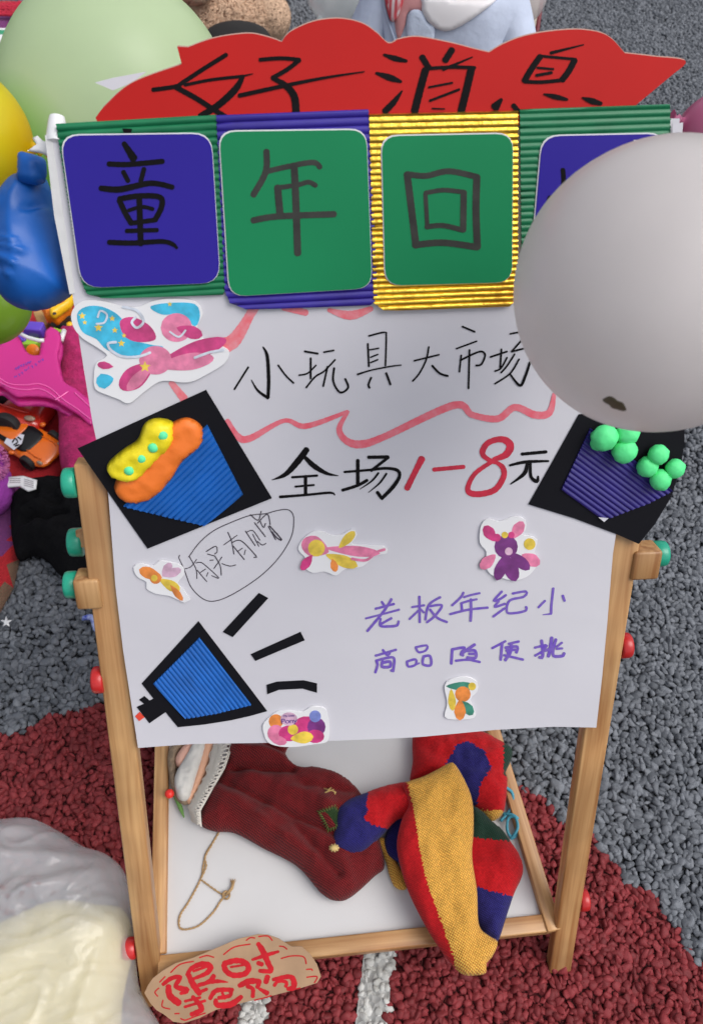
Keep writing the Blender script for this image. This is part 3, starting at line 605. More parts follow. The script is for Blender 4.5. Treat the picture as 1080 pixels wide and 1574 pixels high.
l2 = [(24, [(170, 742), (370, 684)]), (24, [(240, 685), (290, 740), (312, 702)]), (26, [(175, 792), (250, 770), (348, 765), (342, 890)]), (26, [(178, 795), (190, 830), (168, 905)]), (30, [(240, 795), (232, 848), (310, 848), (310, 800), (245, 808)]), (26, [(322, 885), (345, 892)]), (22, [(560, 660), (670, 642), (660, 690), (590, 708), (560, 662)]), (24, [(475, 800), (560, 778), (560, 830), (490, 848), (475, 802)]), (18, [(560, 830), (595, 815)]), (26, [(635, 750), (700, 745), (708, 833), (632, 825), (635, 755)]),
      (28, [(915, 680), (1035, 662), (1000, 718), (1022, 738)]), (28, [(917, 682), (907, 818)]), (24, [(950, 790), (1070, 780), (1185, 802)]), (30, [(1000, 730), (1060, 682), (1135, 632)]), (30, [(1062, 692), (1138, 692), (1142, 760), (1062, 758)]), (26, [(1080, 722), (1140, 722)])]
l2 += sh([(24, [(225, 668), (355, 600)]), (28, [(322, 622), (307, 780)]), (24, [(385, 625), (485, 602)]), (28, [(355, 662), (468, 652), (460, 710)]), (26, [(362, 690), (450, 682)]), (28, [(372, 662), (382, 725)]), (30, [(412, 620), (402, 710), (352, 783)]), (24, [(340, 735), (430, 755), (525, 777)]), (24, [(640, 662), (745, 636)]), (30, [(706, 592), (718, 700), (712, 760), (685, 755)]), (24, [(642, 740), (745, 680)]), (34, [(805, 565), (790, 670), (772, 745)]), (28, [(755, 640), (722, 682)]), (30, [(845, 582), (818, 680), (826, 742), (915, 740), (926, 716)]), (22, [(905, 612), (850, 655)]), (22, [(850, 672), (908, 668)]), (28, [(740, 690), (800, 668)])])
chars(l2, [430, 850, 1280, 1700], (550, 890), 6.353, EAS, .0017, PURI, sg)
# ---- left cupcake collage
def z1(x, y): return (100+x/2.842, 440+y/2.842)
def z3(x, y): return (780+x/3.6, 600+y/3.6)
def z4(x, y): return (180+x/3.176, 770+y/3.176)
bc = slab('black_square', [z1(58, 705), z1(617, 450), z1(903, 922), z1(362, 1142)], EAS, .0016, .0012, BLK, sg, step=.02)
corrugated('blue_cup', [z1(256, 955), z1(622, 600), z1(778, 905), z1(725, 950), z1(610, 1040)], EAS, (z1(256, 955), z1(622, 600)), .0058, .0019, .0029, RBL, bc)
ORC = mat('orange_clay', (.86, .19, .02), .55, bump=(45, .6, 'noise', .003)); YEC = mat('yellow_clay', (.85, .70, .012), .5, bump=(40, .6, 'noise', .004)); GNC = mat('green_clay', (.10, .78, .27), .6, bump=(120, .6, 'noise', .001)); MIN = mat('mint_clay', (.12, .8, .38), .6, bump=(120, .6, 'noise', .001))
shell('orange_clay', [z1(*p) for p in [(222, 850), (228, 905), (275, 942), (345, 938), (410, 905), (460, 850), (520, 760), (580, 710), (608, 660), (600, 610), (560, 576), (510, 572), (430, 620), (300, 760)]], EAS, .009, 0, ORC, bc, rim=.012, step=.004, off=.0030, amp=.003, freq=42)
yc = shell('yellow_clay', [z1(*p) for p in [(185, 790), (198, 757), (262, 702), (318, 665), (345, 602), (380, 575), (430, 572), (475, 590), (487, 640), (468, 695), (400, 762), (340, 822), (280, 845), (228, 833), (200, 815)]], EAS, .014, 0, YEC, bc, rim=.009, step=.004, off=.0034, amp=.0045, freq=48)
for x, y in [(435, 630), (393, 682), (343, 728), (290, 780)]:
    a, b = EAS.uv(*z1(x, y)); ball('clay_dot', EAS.to3(a, b, .0165), .0055, MIN, yc, 2, (1, 1, .6), M=axis_matrix((0, 0, 0), LN))
# ---- right plant collage
bc2 = slab('black_square', [(888, 636), (960, 628), (1049, 640), (1050, 680), (1044, 715), (1030, 762), (1004, 805), (980, 835), (944, 819), (880, 795), (811, 774)], EAS, .0016, .0012, BLK, sg, step=.02)
corrugated('indigo_pot', [z3(450, 200), z3(700, 385), z3(905, 548), z3(770, 618), z3(520, 712), z3(288, 545)], EAS, (z3(450, 200), z3(905, 548)), .0056, .0019, .0029, RPU, bc2)
slab('paper_scrap', [z3(490, 690), z3(545, 695), z3(522, 716)], EAS, .0058, .0004, PAP, bc2, step=.02)
for i, (x, y, r, h) in enumerate([(480, 280, 36, 0), (512, 240, 68, 2), (640, 222, 60, 1), (620, 312, 64, 3), (605, 345, 34, 0), (752, 402, 56, 1), (805, 332, 54, 4), (820, 472, 56, 2), (838, 505, 34, 0), (898, 410, 52, 3)]):
    a, b = EAS.uv(*z3(x, y)); ball('clay_ball', EAS.to3(a, b, .006+r*.000075+h*.001), r/3.6*.82/1000*.985, GNC, bc2, 3, (1, 1, .8), amp=.12, M=axis_matrix((0, 0, 0), LN))
# ---- megaphone
mg = slab('black_megaphone', [z4(*p) for p in [(398, 583), (732, 1022), (650, 1045), (560, 1065), (430, 1085), (298, 1098), (238, 1025), (160, 1078), (98, 1000), (135, 985), (110, 965), (135, 948), (160, 970), (180, 960), (122, 886)]], EAS, .0014, .0010, BLK, sg, step=.02)
corrugated('blue_cone', [z4(403, 660), z4(655, 988), z4(480, 1030), z4(335, 1053), z4(178, 885)], EAS, (z4(403, 660), z4(655, 988)), .0054, .0018, .0026, RBL, mg)
slab('red_button', [z4(90, 1045), z4(112, 1025), z4(136, 1050), z4(110, 1068)], EAS, .0014, .0008, mat('red_paper', (.75, .06, .03), .6), mg, step=.02)
for p in ([(692, 445), (737, 470), (565, 660), (517, 635)], [(653, 745), (895, 635), (915, 675), (675, 777)], [(730, 895), (780, 880), (910, 873), (975, 888), (975, 932), (905, 912), (790, 918), (733, 940)]):
    slab('sound_bar', [z4(*q) for q in p], EAS, .0014, .0010, BLK, sg, step=.02)
# ---- die-cut stickers: white foam base with plain coloured shapes
STW = mat('sticker_white', (.78, .78, .8), .35)
def C3(n, c): return mat('print_'+n, c, .35, coat=.3, vary=(70, .35))
cy, mg_, pk, ye, og, pu, tl_, ltp = C3('cyan', (.05, .5, .75)), C3('magenta', (.62, .05, .22)), C3('pink', (.78, .22, .38)), C3('yellow', (.85, .62, .08)), C3('orange', (.82, .27, .06)), C3('purple', (.2, .04, .22)), C3('teal', (.06, .28, .2)), C3('lilac', (.7, .45, .6))
def circ(cx, cy_, r, n=14, ry=None, ph=0): return [(cx+r*math.cos(ph+2*PI*i/n), cy_+(ry or r)*math.sin(ph+2*PI*i/n)) for i in range(n)]
def star(cx, cy_, r): return [(cx+(r if i % 2 == 0 else r*.45)*math.cos(-PI/2+i*PI/5), cy_+(r if i % 2 == 0 else r*.45)*math.sin(-PI/2+i*PI/5)) for i in range(10)]
def petal(cx, cy_, ang, ln, wd):
    c, s = math.cos(ang), math.sin(ang)
    return [(cx+c*a*ln-s*b*wd, cy_+s*a*ln+c*b*wd) for a, b in [(0, 0), (.3, .7), (.65, 1), (.95, .6), (1.05, 0), (.95, -.6), (.65, -1), (.3, -.7)]]
def sticker(outline, shapes, lines=(), off=.0016, th=.0022):
    s = slab('sticker', outline, EAS, off, th, STW, sg, step=.01, curve=True)
    for i, (m_, o_, cv) in enumerate(shapes): slab('printed_shape', o_, EAS, off+th+.0001+i*.00002, .00012, m_, s, step=.02, curve=cv)
    for m_, st in lines: strokes('printed_line', st, (0, 0), 1, EAS, off+th+.0008, m_, s)
    return s
# large one, top left: cloud, swirl, stars, flower petals
big = [(112, 478), (128, 462), (160, 462), (190, 470), (215, 470), (235, 462), (262, 458), (300, 462), (312, 480), (304, 500), (306, 515), (330, 526), (352, 538), (346, 556), (318, 574), (290, 586), (250, 584), (226, 598), (200, 618), (184, 612), (168, 606), (148, 596), (146, 574), (150, 556), (166, 545), (150, 532), (128, 518), (114, 500)]
sh_ = [(cy, [(120, 482), (134, 470), (158, 470), (182, 482), (196, 500), (206, 520), (232, 528), (252, 532), (232, 544), (196, 545), (166, 536), (150, 520), (128, 508)], True), (mg_, [(186, 492), (206, 486), (232, 500), (240, 520), (212, 524), (192, 514)], True),
       (cy, [(232, 470), (262, 464), (300, 466), (308, 484), (300, 500), (280, 482), (250, 482)], True), (pk, circ(272, 502, 24, ry=22), True), (mg_, petal(272, 502, .3, 40, 10), True), (mg_, petal(240, 560, -.35, 110, 14), True), (pk, petal(240, 562, -.15, 86, 13), True), (mg_, petal(238, 556, 2.5, 62, 17), True), (pk, petal(236, 558, 2.35, 54, 9), True), (pk, circ(240, 552, 25, ry=22), True), (cy, petal(176, 580, 2.9, 26, 12), True), (mg_, petal(176, 562, 3.3, 24, 6), True)]
sh_ += [(ye, star(x, y, r), False) for x, y, r in [(128, 484, 6), (153, 502, 7), (132, 494, 4), (178, 506, 5), (188, 526, 6), (174, 488, 5), (224, 562, 9), (262, 466, 4), (192, 514, 4)]]
sticker(big, sh_, [(C3('pale', (.7, .75, .85)), [(3, [(152, 486), (156, 476), (166, 482), (162, 494), (150, 496)]), (4, [(190, 470), (212, 476), (222, 492), (212, 502), (204, 494), (210, 486)]), (4, [(232, 540), (214, 546), (190, 546), (172, 536), (168, 526), (180, 524)]), (4, [(300, 548), (322, 540), (344, 536)]), (3, [(262, 508), (276, 516), (286, 506)])])])
# small ones
sticker([(206, 870), (216, 864), (236, 868), (246, 860), (262, 862), (280, 868), (284, 880), (274, 894), (284, 906), (293, 920), (284, 924), (262, 914), (240, 910), (226, 902), (226, 892), (212, 884)],
        [(og, petal(250, 886, 3.5, 36, 9), True), (ltp, petal(250, 884, -1.0, 24, 7), True), (ltp, petal(252, 884, -.4, 28, 7), True), (ye, petal(246, 888, .5, 34, 8), True), (og, circ(240, 886, 9), True), (og, petal(262, 896, .9, 30, 5), True), (ye, circ(238, 886, 5), True)])
sticker([(458, 842), (468, 824), (488, 814), (508, 820), (524, 820), (540, 812), (548, 820), (540, 834), (562, 836), (590, 838), (594, 848), (576, 852), (556, 868), (530, 872), (516, 882), (498, 876), (480, 878), (466, 868), (470, 856)],
        [(pk, petal(505, 846, 3.5, 42, 16), True), (pk, petal(500, 840, .1, 80, 8), True), (ye, petal(520, 840, -.8, 34, 7), True), (ye, petal(500, 850, .35, 50, 9), True), (og, petal(510, 856, 1.3, 20, 6), True), (ye, circ(486, 840, 13), True), (mg_, petal(480, 850, 2.2, 28, 7), True)], [(pk, [(4, [(540, 856), (562, 858), (578, 846), (590, 842)])])])
sticker([(738, 806), (748, 796), (766, 800), (778, 796), (792, 792), (806, 798), (806, 812), (800, 820), (812, 822), (824, 828), (820, 846), (826, 858), (820, 872), (808, 884), (788, 890), (770, 886), (752, 880), (744, 864), (746, 846), (736, 832)],
        [(mg_, petal(760, 830, -2.2, 28, 9), True), (pk, petal(785, 826, -1.0, 30, 9), True), (pu, circ(776, 838, 18), True), (pk, petal(760, 850, 2.4, 30, 9), True), (pk, petal(800, 850, .5, 30, 10), True), (pu, petal(775, 850, 1.2, 42, 11), True), (pu, petal(775, 850, 1.9, 40, 9), True), (pu, petal(780, 846, .7, 40, 9), True), (ye, circ(812, 834, 9), True), (mg_, circ(762, 824, 6), True), (ye, circ(774, 820, 5), True), (mg_, circ(784, 820, 5), True), (lt_ := ltp, circ(780, 845, 6), True)])
sticker([(682, 1052), (692, 1042), (716, 1038), (732, 1046), (732, 1060), (722, 1072), (730, 1096), (716, 1102), (694, 1102), (682, 1098), (686, 1078)],
        [(tl_, petal(684, 1052, 0, 42, 7), True), (og, circ(710, 1064, 12), True), (ye, petal(692, 1056, 1.5, 32, 6), True), (tl_, petal(708, 1074, .9, 26, 8), True), (og, petal(706, 1072, 1.6, 30, 9), True), (ye, circ(724, 1052, 6), True)])
st5 = sticker([(404, 1112), (414, 1100), (426, 1092), (446, 1090), (466, 1092), (478, 1084), (498, 1086), (504, 1100), (506, 1120), (502, 1136), (482, 1140), (456, 1144), (430, 1144), (412, 1138), (406, 1126)],
        [(og, circ(424, 1106, 11), True), (mg_, circ(470, 1112, 18, ry=14), True), (pk, circ(424, 1124, 13), True), (mg_, circ(444, 1124, 16, ry=12), True), (pu, circ(486, 1114, 14), True), (mg_, circ(484, 1128, 14, ry=10), True), (ye, petal(446, 1132, -.1, 34, 9), True), (ye, circ(450, 1118, 8), True), (C3('blue', (.2, .25, .6)), circ(484, 1098, 9), True), (pk, petal(414, 1132, .2, 26, 7), True), (lt_, circ(444, 1102, 13, ry=10), True)])
def font_text(body, size, c, xax, nrm, mt, parent, name='lettering'):
    cu = bpy.data.curves.new('txt', 'FONT'); cu.body = body; cu.size = size; cu.extrude = .00008; cu.align_x = 'CENTER'; cu.align_y = 'CENTER'; cu.space_character = .9
    to = bpy.data.objects.new('txt', cu); COL.objects.link(to); dg = bpy.context.evaluated_depsgraph_get(); me = bpy.data.meshes.new_from_object(to.evaluated_get(dg)); bpy.data.objects.remove(to); me.name = name
    me.materials.clear(); return local_obj(name, me, mt, parent, axis_matrix(c, nrm, xax), False)
a, b = EAS.uv(444, 1105); font_text('Pony', .0115, EAS.to3(a, b, .0046), (1, .0, .0), LN, C3('violet', (.12, .04, .3)), st5)
a, b = EAS.uv(444, 1097); font_text('My Little', .0045, EAS.to3(a, b, .0046), (1, .0, .0), LN, C3('violet', (.12, .04, .3)), st5)

# ================================================================ THINGS ON THE TRAY
TP = TZ+.0063
BURG = knit('burgundy_weave', (.27, .018, .02), (.06, .005, .007), 2.9, .4, .9)
def z6(x, y): return (220+x/2.7, 1110+y/2.7)
dl = thing('cloth_doll', 'cloth doll in dark red woven dress with white lace collar on the tray', 'doll', G(430, 1260, TP))
def fd(x, y):
    def ridge(x0, y0, x1, y1, w_, h):
        dx, dy = x1-x0, y1-y0; L2 = dx*dx+dy*dy; t = max(0, min(1, ((x-x0)*dx+(y-y0)*dy)/L2)); d = math.hypot(x-x0-t*dx, y-y0-t*dy); return h*math.exp(-(d/w_)**2)
    return ridge(345, 1160, 440, 1168, 10, .020)+ridge(380, 1200, 570, 1262, 14, .014)+ridge(330, 1215, 480, 1325, 12, .014)-ridge(360, 1188, 450, 1190, 6, .020)-ridge(325, 1200, 520, 1292, 6, .014)+ridge(455, 1178, 560, 1196, 12, .012)-ridge(410, 1148, 470, 1176, 6, .022)+ridge(500, 1250, 540, 1370, 12, .010)-ridge(450, 1270, 520, 1350, 6, .008)-ridge(470, 1215, 560, 1225, 6, .008)
dress = shell('dress', [z6(*p) for p in [(372, 80), (600, 80), (590, 130), (640, 188), (720, 190), (830, 228), (905, 300), (960, 420), (1002, 590), (960, 640), (860, 728), (800, 742), (740, 712), (640, 600), (500, 525), (380, 462), (300, 455), (242, 430), (238, 375), (300, 260), (345, 170)]], ZP(TP+.018), .034, .017, BURG, dl, rim=.034, step=.0038, amp=.011, freq=24, fold=fd)
# lace collar with real holes: a knotted net of threads
LACE = mat('lace_cotton', (.62, .58, .52), .9, bump=(500, .8, 'noise'))
lace = []
pl = ZP(TP+.052)
def lpt(s, t):      # s along collar, t across (0 outer .. 1 dress side)
    Aa = [(292, 92), (262, 220), (222, 292), (190, 352), (205, 412)]; Bb = [(374, 92), (340, 190), (282, 290), (238, 368), (242, 436)]
    i = min(3, int(s*4)); f = s*4-i; p = np.array(Aa[i])*(1-f)+np.array(Aa[i+1])*f; q_ = np.array(Bb[i])*(1-f)+np.array(Bb[i+1])*f
    r = p*(1-t)+q_*t; P = G(*z6(*r), TP+.048+.008*math.sin(t*PI*.8)-.014*s-.010*(1-t)); return P
scal = lambda s: .10*abs(math.sin(s*PI*9))
for t in (.88, .97): lace.append(tube([lpt(s, t) for s in np.linspace(0, 1, 60)], .0013, 5))
for t in (.0, .1, .5, .6): lace.append(tube([lpt(s, t+.08*math.sin(s*PI*18)) for s in np.linspace(0, 1, 120)], .0011, 5))
for k in range(70):
    s = k/70; lace.append(tube([lpt(min(1, s+.012*math.sin(t*9)), t) for t in np.linspace(-.02, .55, 10)], .0010, 4))
    lace.append(tube([lpt(min(1, max(0, s+.02*t)), t) for t in np.linspace(.0, .6, 7)], .0010, 4)); lace.append(tube([lpt(min(1, max(0, s+.03-.04*t)), t) for t in np.linspace(.0, .6, 7)], .0009, 4))
for k in range(24):
    s = k/24; lace.append(tube([lpt(s, t) for t in (.55, .7, .9)], .0017, 5))
v, f = merge(lace); obj('lace_collar', v, f, LACE, dl)
SKN = mat('doll_skin', (.66, .36, .23), .6, bump=(200, .2, 'noise')); CRM = mat('cream_cloth', (.62, .6, .56), .85, vary=(30, .15), bump=(300, .5, 'noise'))
shell('neck_cloth', [z6(*p) for p in [(245, 80), (310, 80), (262, 220), (225, 300), (195, 345), (176, 330), (205, 250)]], ZP(TP+.02), .018, .018, SKN, dl, rim=.02, step=.004)
shell('white_kerchief', [z6(*p) for p in [(148, 190), (185, 130), (215, 80), (262, 80), (250, 150), (222, 230), (192, 318), (150, 322), (132, 272), (132, 228)]], ZP(TP+.03), .016, .012, CRM, dl, rim=.014, step=.003, amp=.004, freq=60)
shell('face', [z6(*p) for p in [(135, 148), (168, 100), (215, 90), (200, 150), (160, 195), (140, 185)]], ZP(TP+.022), .017, .02, mat('doll_face', (.75, .42, .32), .55), dl, rim=.016, step=.003)
shell('hair', [z6(*p) for p in [(104, 130), (140, 80), (200, 78), (150, 130), (140, 200), (150, 270), (180, 320), (196, 340), (170, 345), (130, 310), (108, 220)]], ZP(TP+.018), .014, .014, mat('grey_brown_wool', (.3, .22, .15), .95, bump=(260, 1, 'noise', .004)), dl, rim=.012, step=.003, amp=.006, freq=120)
p = G(*z6(110, 297), TP+.034); ball('red_bead', p, .0078, mat('red_bead', (.8, .03, .02), .35), dl, 3)
v, f = tube([G(*z6(*q_), TP+.012) for q_ in [(128, 305), (145, 330), (158, 362), (170, 396)]], .0035, 6, rfun=lambda t: .3+1.0*math.sin(PI*min(1, t*.9+.08))); obj('leaf', v, f, mat('leaf_green', (.12, .26, .06), .7), dl)
# patch and stitches
PG = knit('green_patch', (.02, .07, .02), (.02, .03, .01), 3, .4, 1)
obj_d = dress
bvh = BVHTree.FromPolygons([tuple(v.co+org(dl)) for v in dress.data.vertices], [tuple(p.vertices) for p in dress.data.polygons])
def on_bvh(bv, px, py, lift):
    d = ray(px, py).normalized(); h = bv.ray_cast(CAM, d)
    return (h[0]-d*lift) if h[0] else G(px, py, TP+.05)
def thread(name, pts, bv, r, mt, parent, lift=.0012, n=6, wob=0):
    q_ = catmull(pts, 2.0); v, f = tube([on_bvh(bv, *p, lift+wob*math.sin(i*1.9)) for i, p in enumerate(q_)], r, n); return obj(name, v, f, mt, parent)
pt = [z6(*p) for p in [(728, 372), (795, 350), (830, 395), (800, 440), (768, 450)]]
ring = resample_lin(pt, 4); cpt = np.mean(pt, 0)
Vp = [on_bvh(bvh, *cpt, .0015)]+[on_bvh(bvh, *p, .0012) for p in ring]; obj('patch', Vp, [(0, i+1, (i+1) % len(ring)+1) for i in range(len(ring))], PG, dl)
YTH = mat('straw_thread', (.55, .38, .14), .9)
GTH = mat('olive_thread', (.12, .14, .03), .9)
sts = []
for i in range(0, len(ring)):
    a_ = np.array(ring[i]); dd = (a_-cpt)/np.linalg.norm(a_-cpt); sts.append(tube([on_bvh(bvh, *(a_+dd*s_), .002) for s_ in (-3, 0, 3)], .0009, 4))
v, f = merge(sts); obj('stitches', v, f, GTH, dl)
sts = [tube([on_bvh(bvh, *z6(*p), .002) for p in q_], .0012, 5) for q_ in ([(750, 275), (800, 292)], [(765, 285), (780, 272)], [(755, 292), (790, 280), (796, 298)])]
v, f = merge(sts); obj('stitches', v, f, YTH, dl)
# twine loop
TW = mat('jute_twine', (.42, .27, .13), .9, bump=(700, 1, 'noise', .001))
tw = thing('twine_loop', 'thin brown jute twine loop with a knotted end lying on the white tray', 'string', G(*z6(240, 700), TP))
def twist(pts, r, z):
    q_ = catmull([(*z6(*p), 0) for p in pts], 1.6); out = []
    for s in (0, PI):
        path = []
        for i, p in enumerate(q_):
            P = G(p[0], p[1], z); path.append(P+Vector((math.cos(i*.9+s)*r*.8, math.sin(i*.9+s)*r*.8*.6, r*.6*math.sin(i*.9+s))))
        out.append(tube(path, r, 6))
    return out
ps = twist([(322, 445), (290, 500), (262, 545), (250, 600), (240, 650), (190, 745), (155, 800), (150, 845), (170, 860), (230, 845), (290, 790), (320, 745), (345, 715)], .0011, TP+.002)+twist([(243, 655), (290, 690), (330, 715), (350, 712)], .0010, TP+.003)+twist([(285, 510), (258, 560), (262, 600), (242, 645)], .0010, TP+.0035)
v, f = merge(ps); obj('twine', v, f, TW, tw)
ps = [tube([G(*z6(345+math.cos(a)*14, 718+math.sin(a)*16), TP+.005+.003*math.sin(a*2)) for a in np.linspace(0, 6.5, 18)], .0017, 6), tube([G(*z6(345, 715), TP+.004), G(*z6(368, 690), TP+.006), G(*z6(375, 662), TP+.004)], .0026, 7)]
for k in range(14): ps.append(tube([G(*z6(372+random.uniform(-6, 6), 672), TP+.004), G(*z6(374+random.uniform(-14, 14), 655+random.uniform(-6, 6)), TP+.004+random.uniform(0, .006))], .0004, 4))
v, f = merge(ps); obj('knot', v, f, TW, tw)

# patchwork pouch
RK = knit('red_knit', (.58, .014, .014), (.36, .006, .012), 2.2, .5, .5); BK = knit('blue_knit', (.03, .026, .19), (.014, .012, .08), 2.6, .5, .7); YK = knit('yellow_knit', (.80, .53, .10), (.50, .17, .03), 3.1, .25, .9); GK = knit('green_knit', (.018, .06, .035), (.01, .025, .018), 2.8, .5, .7)
KM = [RK, BK, YK, GK]
def z7(x, y): return (480+x/2.7, 1110+y/2.7)
def inpoly(px, py, poly): return bool(inside(np.array([[px, py]]), poly)[0])
sk = thing('patchwork_hat', 'patchwork knitted hat in red, yellow, blue and green hanging over the tray edge', 'hat', G(680, 1300, TP))
def mA(x, y):
    jx = x+1.2*math.sin(y*.9); 
    if inpoly(jx, y, [z7(*p) for p in [(520, 240), (560, 160), (600, 90), (650, 80), (715, 120), (742, 190), (700, 250), (680, 340), (650, 360), (560, 250)]]): return 1
    if jx > z7(792, 0)[0] and y < z7(0, 225)[1]: return 3
    if y > z7(0, 368)[1]: return 2
    return 0
shell('back_panel', [z7(*p) for p in [(428, 30), (560, 30), (690, 38), (770, 75), (826, 112), (822, 160), (798, 215), (808, 235), (800, 340), (785, 385), (740, 412), (690, 370), (640, 330), (560, 300), (440, 260), (405, 245), (415, 170)]], ZP(TP+.02), .034, .02, KM, sk, rim=.045, step=.004, amp=.010, freq=26, matfn=mA)
def mB(x, y):
    j = y+1.0*math.sin(x*.9)
    return 3 if j < z7(0, 478)[1]+(x-727)*.12 else (0 if j < z7(0, 680)[1]+(x-727)*.28 else 1)
shell('side_panel', [z7(*p) for p in [(640, 355), (690, 362), (740, 410), (790, 450), (815, 490), (848, 535), (873, 600), (865, 650), (835, 715), (800, 820), (768, 910), (735, 900), (690, 860), (630, 700), (600, 500)]], ZP(TP+.02), .03, .02, KM, sk, rim=.035, step=.004, amp=.008, freq=24, matfn=mB)
shell('yellow_tip', [z7(*p) for p in [(255, 500), (300, 480), (340, 560), (385, 650), (388, 695), (345, 688), (320, 640), (300, 570)]], ZP(TP+.010), .012, .01, YK, sk, rim=.012, step=.003)
shell('blue_lining', [z7(*p) for p in [(300, 480), (350, 380), (420, 390), (430, 520), (390, 590), (345, 575), (310, 545)]], ZP(TP+.02), .012, .018, BK, sk, rim=.014, step=.003)
def mD(x, y):
    return 1 if inpoly(x, y+1.3*math.sin(x*.8), [z7(*p) for p in [(40, 300), (140, 300), (232, 285), (222, 345), (232, 360), (212, 402), (255, 430), (330, 450), (330, 480), (200, 600), (20, 600)]]) else 0
def fD(x, y):
    dx, dy = x-596, y-1262; return -.030*math.exp(-((x-z7(345, 0)[0])/13)**2-((y-z7(0, 430)[1])/16)**2)
shell('arm_lobe', [z7(*p) for p in [(95, 370), (120, 335), (210, 298), (290, 268), (390, 250), (450, 280), (470, 360), (430, 420), (370, 400), (330, 425), (290, 470), (210, 540), (150, 552), (95, 540), (78, 515), (90, 450)]], ZP(TP+.045), .030, .03, KM, sk, rim=.035, step=.0035, amp=.006, freq=40, fold=fD, matfn=mD)
def mC(x, y):
    e = [z7(*p) for p in [(388, 235), (400, 280), (425, 390), (450, 560), (480, 680), (535, 830), (580, 960), (600, 1060)]]
    for (x0, y0), (x1, y1) in zip(e, e[1:]):
        if y0 <= y < y1:
            return 2 if x > x0+(x1-x0)*(y-y0)/(y1-y0)+.9*math.sin(y*1.1) else 0
    return 2
shell('front_lobe', [z7(*p) for p in [(375, 262), (400, 245), (460, 225), (530, 190), (570, 168), (595, 180), (640, 260), (665, 340), (668, 450), (662, 560), (682, 700), (690, 840), (730, 885), (768, 912), (745, 975), (722, 1000), (720, 1040), (690, 1050), (630, 1050), (590, 1020), (540, 960), (470, 850), (400, 710), (362, 590), (350, 500), (372, 400), (400, 340)]], Plane((0, .05, TP+.052), (1, 0, 0), (0, 1, .12)), .028, .026, KM, sk, rim=.036, step=.0035, amp=.007, freq=27, matfn=mC)
ps = []
for k in range(9):
    a = k*2*PI/9; ps.append(tube([G(*z7(90, 522), TP+.085), G(*z7(90+math.cos(a)*20, 522+math.sin(a)*16), TP+.080)], .0016, 5))
v, f = merge(ps); obj('star_stitch', v, f, mat('pale_yellow_wool', (.6, .45, .18), .9), sk)
CRD = mat('blue_cord', (.05, .28, .38), .6, bump=(500, .8, 'noise'))
cd = [tube([G(*z7(*p[:2]), TP+.004+p[2]) for p in catmull([(800, 270, .02), (825, 290, .012), (832, 330, .008), (815, 370, .004), (780, 410, .002)], 1.5)], .0028, 8),
      tube([G(*z7(*p[:2]), TP+.004+p[2]) for p in catmull([(790, 380, .002), (830, 385, .010), (858, 410, .008), (855, 450, .004), (830, 480, .002), (808, 450, .008), (812, 400, .006), (840, 395, .012), (850, 440, .012), (822, 486, .003)], 1.5)], .0026, 8)]
v, f = merge(cd); obj('drawstring', v, f, CRD, sk)

# kraft paper tag
def z8(x, y): return (220+x/3.857, 1430+y/3.857)
c0 = G(360, 1490, .108); KP = Plane(c0, (1, .05, .0), (0, 1, .35))
kt = thing('kraft_tag', 'brown kraft tag with red handwritten characters on the front left tray corner', 'tag', c0)
slab('card', [z8(*p) for p in [(10, 370), (30, 325), (60, 282), (120, 235), (190, 195), (300, 160), (420, 110), (560, 50), (680, 22), (740, 25), (800, 45), (880, 95), (940, 95), (990, 140), (1030, 200), (1054, 272), (1030, 310), (920, 345), (730, 395), (600, 425), (430, 470), (330, 520), (240, 548), (180, 540), (130, 500), (80, 470), (45, 430)]], KP, 0, .0018, mat('kraft_card', (.36, .225, .13), .8, vary=(25, .15), bump=(120, .25, 'noise')), kt, step=.01)
RK2 = mat('red_gouache', (.47, .012, .02), .7, spec=.15, vary=(60, .2))
tg = [((20, 24, 22, 26, 30, 18), [(120, 318), (170, 282), (222, 276), (196, 330), (262, 352), (225, 372)]), ((30, 36, 38), [(152, 330), (160, 385), (212, 428)]), ((20, 24, 30, 34, 26, 16), [(262, 262), (290, 222), (350, 198), (398, 212), (380, 250), (300, 285)]), ((26, 34, 30), [(268, 255), (298, 318), (335, 372)]), ((14, 14), [(300, 240), (372, 215)]), ((26, 26, 14), [(420, 268), (395, 300), (322, 330)]), ((14, 22, 6), [(330, 318), (430, 300), (502, 305)]), (18, [(342, 362), (378, 346)]),
      (30, [(482, 195), (545, 178), (600, 186), (626, 220), (602, 256), (535, 264), (492, 238), (480, 205)]), (12, [(520, 216), (600, 203)]), ((24, 32, 30, 26, 22), [(682, 78), (708, 118), (740, 190), (758, 238), (692, 238)]), ((14, 22, 14), [(648, 172), (730, 145), (802, 124)]), (24, [(682, 192), (705, 200)]),
      (15, [(250, 418), (340, 396)]), (15, [(248, 452), (368, 415)]), ((22, 30, 24), [(296, 392), (348, 462), (288, 496)]), ((22, 26, 22), [(398, 402), (435, 355), (530, 350)]), (22, [(520, 355), (515, 385), (450, 398)]), ((22, 30, 34, 24), [(432, 410), (440, 440), (520, 436), (582, 392)]), (15, [(470, 368), (485, 402)]),
      ((26, 34, 26), [(572, 326), (630, 300), (690, 300)]), (24, [(690, 302), (678, 335)]), (22, [(618, 330), (650, 345), (650, 390)]), ((16, 28), [(690, 345), (735, 370)]), (28, [(738, 272), (728, 305)]), ((20, 26, 30, 30, 22), [(772, 290), (860, 272), (890, 290), (892, 335), (858, 345)]), (18, [(778, 325), (800, 300), (850, 305), (845, 330)])]
tg = [(tuple(v*1.12 for v in w_) if isinstance(w_, tuple) else w_*1.12, p) for w_, p in tg]
